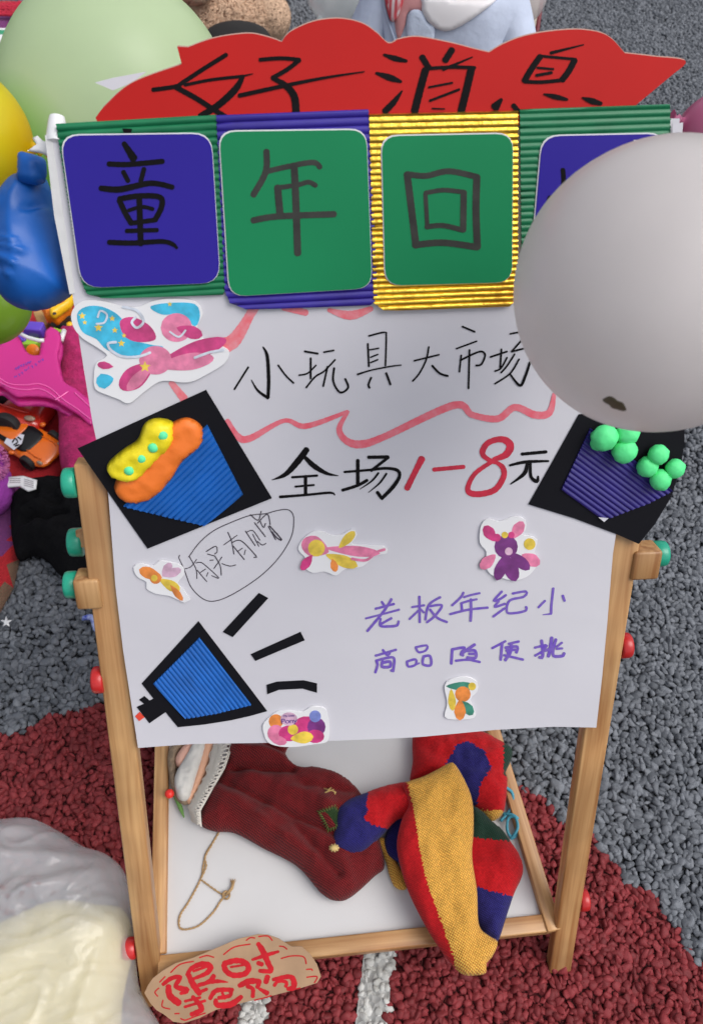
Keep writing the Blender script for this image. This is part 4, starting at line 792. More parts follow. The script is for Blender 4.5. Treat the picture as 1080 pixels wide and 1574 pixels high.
for a_, b_ in ((0, 8), (8, 10), (10, 13), (13, 16), (16, 20), (20, 99)): strokes('character', tg[a_:b_], z8(0, 0), 3.857, KP, .0021, RK2, kt, .08)
dsb = [[(165, 248), (220, 200), (300, 182)], [(335, 160), (380, 148), (420, 158)], [(478, 142), (540, 98), (635, 80)], [(612, 58), (635, 42), (662, 44)], [(685, 35), (740, 32), (765, 58)], [(808, 92), (832, 95), (852, 110)], [(818, 165), (880, 150), (950, 155), (966, 196)], [(968, 230), (1000, 228), (1002, 236)], [(970, 276), (1030, 272), (1015, 308)], [(100, 305), (132, 272)], [(95, 340), (72, 365), (88, 388)], [(120, 412), (115, 450), (160, 464)], [(190, 492), (215, 490)], [(225, 520), (250, 530), (310, 508), (370, 488)], [(660, 412), (720, 398), (760, 385)], [(870, 355), (930, 340)]]
for p in dsb: strokes('border_dash', [(8, p)], z8(0, 0), 3.857, KP, .0021, RK2, kt)

# ================================================================ PLASTIC BAG, lower left
pbg = thing('plastic_bag', 'white translucent plastic bag with a pale yellow bundle inside, left of the easel', 'bag', G(60, 1430, 0))
CREAM = mat('pale_yellow_cloth', (.72, .62, .30), .85, bump=(30, .5, 'noise', .004))
FILM = mat('bag_film', (.74, .76, .80), .18, transl=.3, alpha=.42, spec=.8, bump=(22, .5, 'noise', .012))
def fbg(x, y):
    s = 0
    for (x0, y0, x1, y1, w_, h) in [(-40, 1330, 190, 1330, 12, .014), (-60, 1430, 200, 1340, 13, .016), (-40, 1290, 110, 1290, 9, .01), (0, 1500, 200, 1420, 14, .008), (140, 1574, 200, 1380, 10, .01)]:
        dx, dy = x1-x0, y1-y0; t = max(0, min(1, ((x-x0)*dx+(y-y0)*dy)/(dx*dx+dy*dy))); d = math.hypot(x-x0-t*dx, y-y0-t*dy); s += h*math.exp(-(d/w_)**2)
    return s
shell('bundle', [(-140, 1440), (-20, 1425), (80, 1385), (150, 1390), (190, 1400), (205, 1450), (190, 1530), (170, 1640), (60, 1720), (-140, 1700)], ZP(.075), .075, .07, CREAM, pbg, rim=.08, step=.008, amp=.012, freq=14)
def crumple(x, y):
    v = Vector((x*.010+y*.004, y*.016, 5)); w2 = v+Vector((noise.noise(v*1.3), noise.noise(v*1.3+Vector((9, 0, 0))), 0))*.8; return fbg(x, y)+.008*(1-abs(noise.noise(w2)))**7+.004*(1-abs(noise.noise(w2*2.3)))**6
shell('bag_film', [(-200, 1290), (-90, 1262), (0, 1262), (50, 1259), (95, 1280), (130, 1302), (165, 1314), (192, 1342), (203, 1395), (208, 1460), (214, 1515), (228, 1545), (250, 1590), (255, 1680), (180, 1760), (0, 1800), (-200, 1780)], ZP(.085), .092, .08, FILM, pbg, rim=.10, step=.0045, amp=.008, freq=14, fold=crumple)

# ================================================================ BALLOONS
def balloon_mat(name, col, dense, transl=.35, rough=.28):
    M = mat(name, col, rough, transl=transl, spec=.5); N = M.node_tree; L = N.links
    tc = N.nodes.new('ShaderNodeTexCoord'); sx = N.nodes.new('ShaderNodeSeparateXYZ'); L.new(tc.outputs['Generated'], sx.inputs[0])
    mr = N.nodes.new('ShaderNodeMapRange'); mr.inputs[1].default_value = .80; mr.inputs[2].default_value = .97; L.new(sx.outputs['Z'], mr.inputs[0])
    mx = N.nodes.new('ShaderNodeMix'); mx.data_type = 'RGBA'; mx.inputs['A'].default_value = (*col, 1); mx.inputs['B'].default_value = (*dense, 1)
    nz = N.nodes.new('ShaderNodeTexNoise'); nz.inputs['Scale'].default_value = 3.5; nz.inputs['Detail'].default_value = 4; L.new(tc.outputs['Generated'], nz.inputs[0])
    L.new(mr.outputs[0], mx.inputs['Factor'])
    m2 = N.nodes.new('ShaderNodeMix'); m2.data_type = 'RGBA'; m2.blend_type = 'MULTIPLY'; m2.inputs['Factor'].default_value = .12; L.new(mx.outputs['Result'], m2.inputs['A']); L.new(nz.outputs[0], m2.inputs['B'])
    for n in list(N.nodes):
        if n.type == 'BSDF_PRINCIPLED': L.new(m2.outputs['Result'], n.inputs['Base Color'])
        if n.type == 'BSDF_TRANSLUCENT': L.new(m2.outputs['Result'], n.inputs[0])
    return M
def balloon(name, label, c, R, neck, m_, group='balloons tied around the sign', tip=None, taper=.22):
    c = Vector(c); t = thing('balloon', label, 'balloon', c, group)
    prof = []
    for i in range(41):
        a = -PI/2+PI*i/40*.965; z = math.sin(a); r = math.cos(a)
        if z > 0: z2 = z*(1+taper*z*z); r = r*(1-.10*z*z)
        else: z2 = z
        prof.append((max(r, .001)*R, z2*R))
    zt = prof[-1][1]; prof += [(R*.085, zt+R*.02), (R*.06, zt+R*.06)]
    M = axis_matrix(c, neck)
    b = lathe('balloon_skin', prof, 64, m_, t, M)
    kz = zt+R*.08
    lathe('knot', [(R*.05, kz-R*.02), (R*.085, kz), (R*.095, kz+R*.03), (R*.06, kz+R*.06), (R*.05, kz+R*.08), (R*.12, kz+R*.15), (R*.125, kz+R*.155)], 20, m_, t, M, rfun=lambda a, i: 1+.12*math.sin(a*5))
    if tip: lathe('dark_tip', [(R*.001, 0), (R*.04, -.0003), (R*.062, R*.002), (R*.068, R*.005)], 24, tip, t, axis_matrix(c-M.to_3x3()@Vector((0, 0, R*1.0035)), neck), rfun=lambda a, i: 1+.25*math.sin(a*2+1)+.1*math.sin(a*5))
    return t
WB = balloon_mat('white_latex', (.86, .82, .81), (.82, .77, .75), .5, .26)
nd = -(RT*(-.43)-UP*.88-FW*.34)
balloon('b', 'large greyish white balloon in front of the upper right corner of the sign', D(1012, 444, .62), .1075, nd, WB, tip=mat('balloon_tip', (.10, .085, .05), .5), taper=.12)
balloon('b', 'large pale green balloon behind the left end of the red banner', D(181, 158, 1.0), .138, (RT*-.55-UP*.62-FW*.35), balloon_mat('pale_green_latex', (.74, .88, .60), (.22, .68, .08), .55, .36), taper=.16)
balloon('b', 'yellow balloon cut off by the left edge with its neck near the white cup', D(-64, 210, .85), .072, (RT*1-UP*.08+FW*.2), balloon_mat('yellow_latex', (.86, .74, .02), (.8, .5, .004), .4), taper=.02)
balloon('b', 'bright lime green balloon low at the left edge under the blue inflated toy', D(-22, 462, 1.45), .078, (RT*-1), balloon_mat('lime_latex', (.36, .62, .06), (.3, .5, .02), .3, .2))
balloon('b', 'pink balloon at the right edge behind the white balloon', D(1130, 225, .98), .068, (RT*-1+UP*.25-FW*.3), balloon_mat('pink_latex', (.72, .28, .45), (.6, .15, .3), .35), taper=.15)
balloon('b', 'clear balloon left of the child at the top edge', D(523, -22, 1.95), .085, (UP*-.5-RT*.3), mat('clear_latex', (.62, .66, .66), .12, alpha=.5), 'clear balloons beside the child', taper=.05)
balloon('b', 'clear balloon right of the child at the top edge', D(792, -12, 1.85), .072, (UP*.5-RT*.3), mat('clear_latex2', (.62, .56, .56), .15, alpha=.55), 'clear balloons beside the child', taper=.05)
# cup holder and tie at the left top corner
cu_ = thing('balloon_cup', 'small white plastic balloon cup beside the green ribbed corner of the sign', 'balloon cup', D(88, 205, .755))
WP = mat('white_plastic', (.75, .75, .76), .35)
cm = axis_matrix(D(88, 220, .755), UP, RT)
lathe('cup', [(.0065, -.001), (.0095, 0), (.0100, .004), (.0078, .020), (.0068, .024), (.004, .0245)], 24, WP, cu_, cm)
v, f = tube([D(88, 222, .757), D(92, 262, .772), D(97, 290, .785)], .0045, 10, rfun=lambda t: 1.3-.5*t+.35*math.sin(t*14)); obj('tie_band', v, f, mat('white_ribbon', (.68, .66, .74), .4, bump=(60, .8, 'noise', .004)), cu_)
shell('ribbon_tail', [(50, 212), (58, 208), (66, 216), (84, 222), (90, 240), (80, 244), (66, 236), (42, 232), (56, 222)], CP(.77), .002, .002, WP, cu_, rim=.002, step=.002, smooth_outline=False)

# blue inflated toy
SAT = mat('blue_vinyl', (.006, .10, .42), .42, spec=.4, bump=(20, .2, 'noise', .006), vary=(9, .3))
def z9(x, y): return (x/3, 160+y/3)
bi = thing('inflated_toy', 'glossy dark blue inflated toy with gathered neck beside the left sign edge', 'inflatable toy', D(45, 380, .90))
def fbl(x, y):
    s = 0
    for (x0, y0, x1, y1, w_, h) in [(8, 380, 50, 392, 4, .006), (10, 392, 60, 405, 4, .005), (5, 402, 50, 425, 4, .006), (6, 425, 40, 440, 4, .005), (62, 340, 85, 318, 6, -.01), (30, 270, 20, 330, 8, .004), (8, 408, 30, 440, 3, -.005), (60, 345, 82, 335, 4, .006)]:
        dx, dy = x1-x0, y1-y0; t = max(0, min(1, ((x-x0)*dx+(y-y0)*dy)/(dx*dx+dy*dy))); d = math.hypot(x-x0-t*dx, y-y0-t*dy); s += h*math.exp(-(d/w_)**2)
    return s
shell('body', [z9(*p) for p in [(88, 340), (40, 385), (0, 440), (-40, 560), (-45, 720), (0, 870), (60, 928), (130, 950), (205, 940), (282, 900), (325, 860), (316, 740), (290, 580), (250, 480), (236, 400), (205, 335), (145, 325)]], CP(.835), .046, .046, SAT, bi, rim=.055, step=.0035, amp=.003, freq=26, fold=fbl)
shell('neck', [z9(*p) for p in [(90, 228), (130, 225), (205, 252), (215, 300), (205, 350), (160, 372), (85, 350), (84, 290)]], CP(.80), .012, .014, SAT, bi, rim=.012, step=.003, amp=.004, freq=70)

# ================================================================ MAT AND TOYS, left
RM = knit('mat_red', (.50, .025, .025), (.35, .02, .03), 4, .5, .5); PM = knit('mat_purple', (.07, .045, .22), (.22, .04, .12), 4, .5, .6); OM = knit('mat_olive', (.12, .14, .08), (.2, .08, .06), 4, .5, .6)
def mM(x, y):
    if x > 16 and 820 < y < 1000 and x > 28-(y-840)*.35: return 2
    if y > 870+x*-1.2 and x < 42 and y > 860 and y > 905-x*.9: return 2
    if 735 < y < 900 and x < 34 and x < 34-(y-740)*.18 and y < 840+(18-x)*.8: return 1
    if y < 45 and x < 24 and y > 18: return 1
    return 0
edge = [tuple(G(*p, .01))[:2] for p in [(-260, 1010), (-40, 965), (0, 945), (22, 905), (32, 860), (60, 800), (95, 740), (140, 640), (170, 520), (170, 300), (150, 120), (135, 20), (125, 8), (0, 4), (-220, 10)]]
bl_ = shell('patchwork_blanket', edge, ZP(.012), .012, .012, [RM, PM, OM], None, rim=.03, step=.022, px=False, amp=.012, freq=9, matfn=mM, loc=(-1.1, 1.6, 0))
tag(bl_, 'red, purple and olive patchwork blanket spread under the toys at the left', 'blanket')
rp = []
RR_ = mat('red_rope', (.50, .02, .05), .9, bump=(400, 1, 'noise', .003))
for path in ([(-60, 10), (20, 12), (60, 16), (90, 12), (125, -2)], [(-60, 22), (10, 20), (55, 24), (85, 20), (112, 8)], [(22, 18), (34, 36), (48, 40), (56, 30), (44, 16)], [(-40, 16), (30, 6), (70, 8), (140, -8)]):
    q_ = catmull(path, 3)
    for s in (0, 2.1, 4.2): rp.append(tube([G(p[0], p[1], .05)+Vector((.004*math.cos(i*.8+s), .004*math.sin(i*.8+s), .004*math.sin(i*.8+s))) for i, p in enumerate(q_)], .0055, 6))
v, f = merge(rp); o = obj('red_rope', v, f, RR_, None, loc=G(60, 20, .03)); tag(o, 'red twisted rope heaped on the blanket at the top left corner', 'rope')
# printed card (its square code is left out)
cd_ = thing('printed_card', 'white card with green borders lying on the red blanket at the top left', 'card', G(20, 62, .04))
slab('card_sheet', [(-80, 42), (48, 45), (24, 78), (-80, 80)], ZP(.045), 0, .002, WP, cd_, step=.05)
GB = mat('green_print', (.03, .28, .13), .4)
slab('green_border', [(-80, 44), (44, 47), (38, 54), (-80, 50)], ZP(.0475), 0, .0004, GB, cd_, step=.05); slab('green_border', [(-80, 72), (0, 72), (22, 76), (-80, 78)], ZP(.0475), 0, .0004, GB, cd_, step=.05)

# toy cars
def toy_car(label, c, heading, Ln, paint, wid=.42, hgt=.27, tilt=0):
    t = thing('toy_car', label, 'toy car', c, 'toy cars on the blanket'); fx = Vector((math.cos(heading), math.sin(heading), 0)); M = axis_matrix(c, (0, 0, 1), fx) @ Matrix.Rotation(-tilt, 4, 'X')
    st = [(-.50, .36, .10, .42), (-.47, .43, .06, .60), (-.40, .47, .05, .66), (-.25, .50, .05, .68), (-.05, .48, .05, .62), (.12, .48, .05, .60), (.28, .50, .05, .58), (.40, .46, .06, .50), (.47, .38, .07, .38), (.50, .28, .10, .28)]
    W_, H_ = Ln*wid, Ln*hgt
    def loft(st, nm, mt, arc=None):
        V, F_ = [], []; K = 14
        for x, hw, z0, z1 in st:
            for k in range(K):
                a = 2*PI*k/K; ca, sa = math.cos(a), math.sin(a); e = .55
                yy = hw*math.copysign(abs(ca)**e, ca); zz = (z0+z1)/2+(z1-z0)/2*math.copysign(abs(sa)**e, sa)
                if sa > 0: yy *= 1-.16*abs(sa)
                V.append(Vector((x*Ln, yy*W_, zz*H_)))
        n = len(st)
        for i in range(n-1):
            for k in range(K): F_.append((i*K+k, i*K+(k+1) % K, (i+1)*K+(k+1) % K, (i+1)*K+k))
        F_.append(tuple(range(K))[::-1]); F_.append(tuple((n-1)*K+k for k in range(K)))
        me = bpy.data.meshes.new(nm); me.from_pydata([tuple(v) for v in V], [], F_)
        o = local_obj(nm, me, mt, t, M); md = o.modifiers.new('s', 'SUBSURF'); md.levels = 1; md.render_levels = 2; return o
    loft(st, 'body', paint)
    glass = mat('toy_dark_glass', (.006, .006, .008), .35, spec=.3)
    loft([(-.36, .34, .55, .66), (-.26, .38, .55, .84), (-.12, .38, .5, .95), (.02, .37, .5, .94), (.14, .37, .5, .78), (.25, .34, .5, .60)], 'windows', glass)
    loft([(-.26, .25, .80, .88), (-.16, .30, .88, .99), (-.08, .31, .92, 1.01), (.0, .30, .90, .99), (.05, .27, .86, .95)], 'roof', paint)
    for s in (-1, 1):
        for x in (-.31, .30):
            wm = M @ Matrix.Translation((x*Ln, s*W_*.45, .24*H_)) @ Matrix.Rotation(-s*PI/2, 4, 'X')
            r = Ln*.095; wh = lathe('wheel', [(r*.6, -r*.2), (r*.95, -r*.2), (r, -r*.1), (r, r*.3), (r*.93, r*.42), (r*.68, r*.42), (r*.64, r*.3)], 28, mat('tyre', (.015, .015, .016), .7), t, wm)
            lathe('rim', [(r*.63, r*.31), (r*.6, r*.36), (r*.2, r*.33), (r*.05, r*.4)], 20, mat('rim_grey', (.12, .12, .13), .35, metal=.6), wh, wm, rfun=lambda a, i: 1 if i < 1 else 1+.0*a)
            sp_ = []
            for k in range(5):
                a = k*2*PI/5; sp_.append(tube([wm@Vector((0, 0, r*.42)), wm@Vector((math.cos(a)*r*.6, math.sin(a)*r*.6, r*.38))], r*.07, 5))
            v, f = merge(sp_); obj('spokes', v, f, mat('spoke_grey', (.35, .34, .33), .35, metal=.7), wh)
        hp = M @ Vector((.435*Ln, s*W_*.34, .46*H_)); ball('headlight', hp, Ln*.026, mat('lamp_clear', (.35, .25, .18), .15), t, 2, (1.5, .8, .5), M=axis_matrix((0, 0, 0), (0, 0, 1), fx))
        fl = [M@Vector((x*Ln, s*W_*y, z*H_)) for x, y, z in [(.18, .24, .61), (.27, .27, .60), (.36, .28, .56), (.42, .25, .50)]]; v, f = tube(fl, Ln*.006, 6); obj('hood_ridge', v, f, paint, t)
        ball('mirror', M@Vector((.12*Ln, s*W_*.52, .70*H_)), Ln*.03, paint, t, 2, (1.2, 1, .7))
    return t, M
RC_ = mat('red_car_paint', (.62, .035, .018), .25, coat=.5); OC = mat('orange_car_paint', (.85, .17, .01), .28, coat=.5)
p0 = G(-30, 634, .02); toy_car('larger red orange toy sports car on the blanket under the pink hand clapper', Vector((p0.x, p0.y, .022)), math.radians(-16), .36, RC_, .40, .28, math.radians(16))
p0 = G(36, 680, .03); tc_, Mc = toy_car('small orange toy sports car with a number sticker in front of the red toy car', Vector((p0.x, p0.y, .034)), math.radians(-36), .205, OC, .46, .19)
sp0 = CAM+ray(22, 675)*((.075-CAM.z)/ray(22, 675).z)
slab('price_sticker', [(7, 681), (16, 664), (38, 669), (34, 682), (22, 692)], ZP(.068), 0, .0015, mat('sticker_paper', (.7, .72, .8), .4), tc_, step=.02)
slab('blue_corner', [(11, 668), (22, 662), (32, 666), (24, 672)], ZP(.0700), 0, .0008, mat('sticker_blue', (.03, .28, .7), .4), tc_, step=.02)
strokes('sticker_drawing', [(2, [(20, 680), (24, 674), (28, 680), (22, 684)]), (2, [(28, 672), (33, 676)]), (2, [(24, 686), (30, 684)])], (0, 0), 1, ZP(.0700), .001, INK, tc_)

# pink hand clapper
def za(x, y): return (x/6.06, 480+y/6.06)
HCM = mat('pink_clear_plastic', (.80, .045, .36), .3, transl=.35, coat=.4)
hp_ = G(60, 590, .14); hc = thing('hand_clapper', 'bright pink plastic hand clapper toy with faint purple print lying over the red toy car', 'clapper toy', hp_)
HPl = Plane(hp_, (1, 0, -.12), (0, 1, .10))
HO = [(-220, 420), (-120, 300), (-40, 330), (8, 290), (-30, 250), (20, 205), (75, 195), (135, 200), (190, 240), (235, 340), (280, 390), (365, 395), (378, 300), (415, 240), (425, 170), (470, 135), (560, 190), (570, 300), (545, 400), (560, 480), (600, 640), (700, 705), (800, 785), (850, 850), (860, 1060), (740, 965), (620, 890), (500, 820), (400, 795), (250, 790), (150, 790), (60, 730), (0, 690), (-120, 700), (-240, 600)]
shell('hand', [za(*p) for p in HO], HPl, .004, .004, HCM, hc, rim=.006, step=.005)
shell('hand', [za(x+10, y+40) for x, y in HO], HPl, .004, .004, HCM, hc, rim=.006, step=.008, off=-.018)
for pth in ([(0, 625), (100, 680), (250, 690), (370, 680), (480, 725), (600, 830), (720, 910), (850, 1010)], [(0, 660), (110, 715), (250, 735), (370, 725), (470, 770), (560, 840)], [(520, 830), (640, 750)], [(700, 760), (850, 900)]):
    v, f = tube([HPl.to3(*HPl.uv(*za(*p)), .005) for p in catmull(pth, 8)], .0016, 6); obj('moulded_rib', v, f, mat('pink_ridge', (.9, .12, .45), .25, coat=.5), hc)
PT = mat('purple_print', (.16, .05, .45), .5); pr = []
for row, (x0, y0, x1, y1, n_, s_) in enumerate([(150, 610, 405, 458, 9, 22), (150, 540, 290, 480, 8, 9)]):
    for k in range(n_):
        t = k/(n_-1); x, y = x0+(x1-x0)*t, y0+(y1-y0)*t
        for q_ in range(3): dx, dy = random.uniform(-9, 9), random.uniform(-s_*.5, s_*.5); pr.append((5, [(x+dx-7, y+dy+2), (x+dx+6, y+dy-5)] if q_ % 2 else [(x+dx, y+dy-8), (x+dx+3, y+dy+8)]))
strokes('faded_print', pr, za(0, 0), 6.06, HPl, .0045, PT, hc)
# white strap
v, f = tube([G(*za(*p), .175) for p in [(160, 185), (260, 235), (360, 262), (412, 262)]], .0045, 8); tag(obj('white_stick', v, f, WP, None, loc=G(50, 520, .17)), 'thin white plastic stick lying between the pink fingers and the purple block', 'stick')
# magenta felt cloth
FLT = mat('magenta_felt', (.46, .018, .13), .95, bump=(180, .9, 'noise', .004), vary=(60, .3))
o = shell('felt_cloth', [(92, 520), (112, 512), (150, 514), (170, 600), (170, 720), (120, 742), (102, 738), (92, 705), (90, 640), (80, 615), (92, 580)], ZP(.06), .055, .055, FLT, None, rim=.05, step=.008, amp=.008, freq=16, loc=G(120, 640, .01)); tag(o, 'magenta felt cushion between the toys and the left easel leg', 'cushion')
v, f = tube([G(94, 524, .135), G(99, 508, .135)], .006, 8); o = obj('white_clip', v, f, WP, None, loc=G(96, 520, .12)); tag(o, 'small white plastic clip on the magenta cushion', 'clip')
# toy truck of blocks
PB = mat('purple_block', (.12, .06, .50), .25); LB = mat('lime_block', (.32, .62, .05), .3); OB = mat('orange_block', (.85, .22, .01), .3)
tk = thing('block_truck', 'toy truck with purple cab, lime body and orange wheel between pink fingers', 'toy truck', G(52, 530, .08))
def boxpx(name, px, py, z, sx, sy, sz, mt, par, rz=0, bev=.004):
    c = G(px, py, z); d = Vector((math.cos(rz), math.sin(rz), 0)); return bar(name, c-Vector((0, 0, sz/2)), c+Vector((0, 0, sz/2)), sx, sy, d, mt, par, bev)
boxpx('cab', 54, 507, .12, .044, .03, .03, PB, tk, -.15); boxpx('cab_base', 36, 523, .10, .026, .03, .03, PB, tk, -.15); boxpx('body', 52, 527, .09, .036, .05, .04, LB, tk, -.1)
lathe('wheel', [(.006, 0), (.015, 0), (.016, .002), (.016, .012), (.013, .014), (.004, .015)], 24, OB, tk, axis_matrix(G(53, 541, .11), (0, -.5, .85)))
# wooden piece
wb = thing('wooden_block', 'flat tan wooden block between the lime balloon and the orange toy', 'block', G(63, 492, .05)); boxpx('block', 64, 493, .06, .022, .06, .02, mat('tan_wood', (.5, .28, .1), .6, vary=(30, .3)), wb, .4, .002)
# orange and yellow toy gun-like shape
og_ = thing('orange_toy', 'orange and yellow plastic toy blaster half hidden under the blue inflated toy', 'toy', G(85, 475, .10))
shell('orange_body', [(64, 476), (70, 470), (84, 478), (98, 476), (110, 470), (112, 476), (102, 484), (92, 494), (84, 496), (80, 492), (72, 492), (68, 484)], ZP(.10), .022, .022, OB, og_, rim=.012, step=.005)
shell('yellow_top', [(76, 478), (88, 472), (98, 468), (104, 458), (112, 450), (116, 460), (110, 470), (98, 478), (90, 484), (80, 488)], ZP(.125), .014, .014, mat('yellow_block', (.85, .5, .01), .3), og_, rim=.010, step=.004)
ball('screw', G(84, 482, .143), .005, mat('dark_screw', (.03, .02, .02), .5), og_, 2, (1, 1, .4))
bk = thing('black_toy', 'black plastic toy with a round yellow knob beside the left edge of the sign', 'toy', G(100, 500, .07))
shell('black_body', [(74, 498), (90, 488), (106, 484), (116, 494), (118, 512), (100, 512), (82, 508)], ZP(.07), .02, .03, mat('black_plastic', (.012, .013, .013), .3), bk, rim=.012, step=.006, amp=.006, freq=60)
ball('yellow_knob', G(108, 500, .10), .009, mat('yellow_block', (.85, .5, .01), .3), bk, 3); shell('lime_strip', [(82, 503), (98, 508), (114, 510), (112, 516), (98, 514), (84, 508)], ZP(.10), .004, .004, LB, bk, rim=.004, step=.004)
# purple and pink plush
def fur(name, centers, mt, parent, n, ln, thick=.0012, curl=.5):
    V, F_ = [], []
    for c, r, scl in centers:
        for _ in range(n):
            d = Vector(rng.normal(size=3)); d.normalize(); b = Vector(c)+Vector((d.x*scl[0], d.y*scl[1], d.z*scl[2]))*r*.97
            if b.z < .004: continue
            t = d.cross(Vector(rng.normal(size=3))).normalized(); s = d.cross(t); k = len(V)
            P = [b, b+d*ln*.5+t*ln*curl*.4, b+d*ln*.75+t*ln*curl*1.1, b+d*ln*.6+t*ln*curl*1.7]
            for i, p in enumerate(P):
                w_ = thick*(1-i*.22); V += [p-s*w_, p+s*w_]
            for i in range(3): F_.append((k+2*i, k+2*i+1, k+2*i+3, k+2*i+2))
    me = bpy.data.meshes.new(name); o0 = org(parent); me.from_pydata([tuple(Vector(v)-o0) for v in V], [], F_); me.materials.append(mt); me.polygons.foreach_set('use_smooth', [True]*len(F_)); me.update()
    o = bpy.data.objects.new(name, me); COL.objects.link(o); o.parent = parent; ORG[o.name] = o0; o['kind'] = 'stuff'; return o
pp = G(-30, 752, .07); pz = thing('plush_toy', 'purple plush toy with fluffy pink crest at the left edge below the orange car', 'plush toy', pp)
PUF = mat('purple_plush', (.30, .04, .34), .95, bump=(160, .9, 'noise', .004)); PKF = mat('pink_fluff', (.72, .22, .50), .95)
ball('body', pp, .07, PUF, pz, 4, (1, 1, .9), amp=.06); cpk = G(-24, 712, .13); ball('head', cpk, .04, PUF, pz, 4, amp=.1); fur('fluff', [(cpk, .042, (1, 1, 1))], PKF, pz, 900, .014, .0012, .4)
cl = thing('care_label', 'white fabric care label with fine print on the purple plush toy', 'label', G(34, 742, .09)) 
CLP = Plane(G(34, 742, .09), (1, .1, 0), (0, 1, .2))
shell('label_tape', [(8, 750), (12, 733), (36, 731), (58, 738), (56, 752), (44, 756), (30, 748)], CLP, .0012, .0012, WP, cl, rim=.001, step=.004, smooth_outline=False, flat=False)
strokes('fine_print', [(1.0, [(16, 736+k*3), (32, 736+k*3)]) for k in range(3)]+[(1.0, [(38, 737+k*3), (52, 741+k*3)]) for k in range(4)], (0, 0), 1, CLP, .0018, mat('grey_print', (.25, .22, .25), .7), cl)
# black cloth bag
BLB = mat('black_cloth', (.005, .005, .006), .95, spec=.1, bump=(22, .8, 'noise', .02))
def fbb(x, y):
    t = 0
    for (x0, y0, x1, y1, w_, h) in [(30, 775, 112, 752, 6, .018), (40, 800, 115, 770, 5, .016), (45, 812, 110, 800, 5, -.02), (40, 830, 112, 838, 7, .014), (60, 860, 112, 800, 6, .012), (80, 740, 60, 850, 7, .012), (36, 790, 100, 784, 3, -.014)]:
        dx, dy = x1-x0, y1-y0; q = max(0, min(1, ((x-x0)*dx+(y-y0)*dy)/(dx*dx+dy*dy))); t += h*math.exp(-(math.hypot(x-x0-q*dx, y-y0-q*dy)/w_)**2)
    return t
o = shell('black_bag', [(30, 760), (50, 742), (80, 737), (112, 737), (150, 744), (190, 800), (190, 900), (150, 900), (112, 893), (92, 884), (72, 862), (48, 854), (30, 862), (20, 835), (17, 800), (19, 770)], ZP(.03), .04, .03, BLB, None, rim=.06, step=.006, amp=.016, freq=16, fold=fbb, loc=G(90, 800, 0)); tag(o, 'black soft fabric bag on the gravel behind the left easel leg', 'bag')
o = shell('blue_scrap', [(126, 948), (140, 944), (150, 950), (150, 975), (143, 968), (138, 953), (126, 954)], ZP(.015), .006, .006, mat('blue_white_print', (.45, .5, .7), .5, vary=(90, .5, (1, 1, 1), (.02, .05, .4))), None, rim=.005, step=.003, loc=G(140, 955, .01)); tag(o, 'small blue and white wrapper on the gravel below the left hinge block', 'wrapper')
o = shell('paper_star', star(10, 956, 9), ZP(.012), .001, .001, WP, None, rim=.001, step=.003, smooth_outline=False, loc=G(10, 956, .01)); tag(o, 'tiny white paper star on the grey gravel at the left edge', 'scrap')

# ================================================================ FAR SIDE: teddy, hat, child
tb = G(345, 35, .12); td = thing('teddy_bear', 'beige curly plush teddy bear lying behind the pale green balloon', 'teddy bear', tb)
TF = mat('beige_fur', (.66, .45, .31), .95, bump=(90, 1, 'noise', .006), vary=(20, .3))
cs = [(G(330, 34, .16), .15, (1.15, .9, .85)), (G(255, 14, .15), .10, (1, 1, 1)), (G(410, 26, .16), .065, (1, 1, 1)), (G(350, -60, .2), .2, (1, 1, .9)), (G(300, -30, .33), .05, (1, 1, 1))]
ball('body', cs[3][0], .2, TF, td, 4, (1, 1, .9), amp=.05)
for (c, r, s_), nm in zip([cs[0], cs[1], cs[2], cs[4]], ('head', 'arm', 'ear', 'muzzle')): ball(nm, c, r, TF, td, 4, s_, amp=.06)
fur('curly_fur', cs, TF, td, 5200, .024, .0022, .6)
hb = G(366, 78, .20); bh = thing('black_hat', 'round black hat between the teddy bear and the red banner', 'hat', hb)
HB = mat('black_felt', (.010, .009, .009), .9)
lathe('hat_crown', [(.001, .07), (.06, .064), (.10, .045), (.12, .01), (.125, -.02)][::-1], 40, HB, bh, axis_matrix(hb, (0, 0, 1))); lathe('hat_brim', [(.09, -.024), (.125, -.03), (.13, -.026), (.125, -.02), (.09, -.016)], 40, HB, bh, axis_matrix(hb, (0, 0, 1)))

shd = D(690, -22, 1.62)
fwd = Vector((CAM.x-shd.x, CAM.y-shd.y, 0)).normalized(); sid = Vector((0, 0, 1)).cross(fwd).normalized()   # sid points to picture right
def CP3(s, f, z): return Vector((shd.x, shd.y, 0))+sid*s+fwd*f+Vector((0, 0, z))
SZ = shd.z
ch = thing('person', 'child in light blue shirt, round white collar and red checked scarf behind the banner', 'person', CP3(0, 0, 0))
def skin_mesh(name, J, E_, mt, parent, sub=2):
    names = list(J); me = bpy.data.meshes.new(name); me.from_pydata([tuple(J[n][0]) for n in names], [(names.index(a), names.index(b)) for a, b in E_], [])
    o = bpy.data.objects.new(name, me); COL.objects.link(o); md = o.modifiers.new('k', 'SKIN')
    for i, n in enumerate(names):
        r = J[n][1]; o.data.skin_vertices[0].data[i].radius = r if isinstance(r, tuple) else (r, r)
    o.data.skin_vertices[0].data[0].use_root = True; s = o.modifiers.new('s', 'SUBSURF'); s.levels = sub; s.render_levels = sub
    dg = bpy.context.evaluated_depsgraph_get(); m2 = bpy.data.meshes.new_from_object(o.evaluated_get(dg)); bpy.data.objects.remove(o)
    V = [tuple(v.co) for v in m2.vertices]; F_ = [tuple(p.vertices) for p in m2.polygons]
    return obj(name, V, F_, mt, parent)
SKIN = mat('child_skin', (.50, .27, .17), .5, vary=(12, .1)); hz = .25
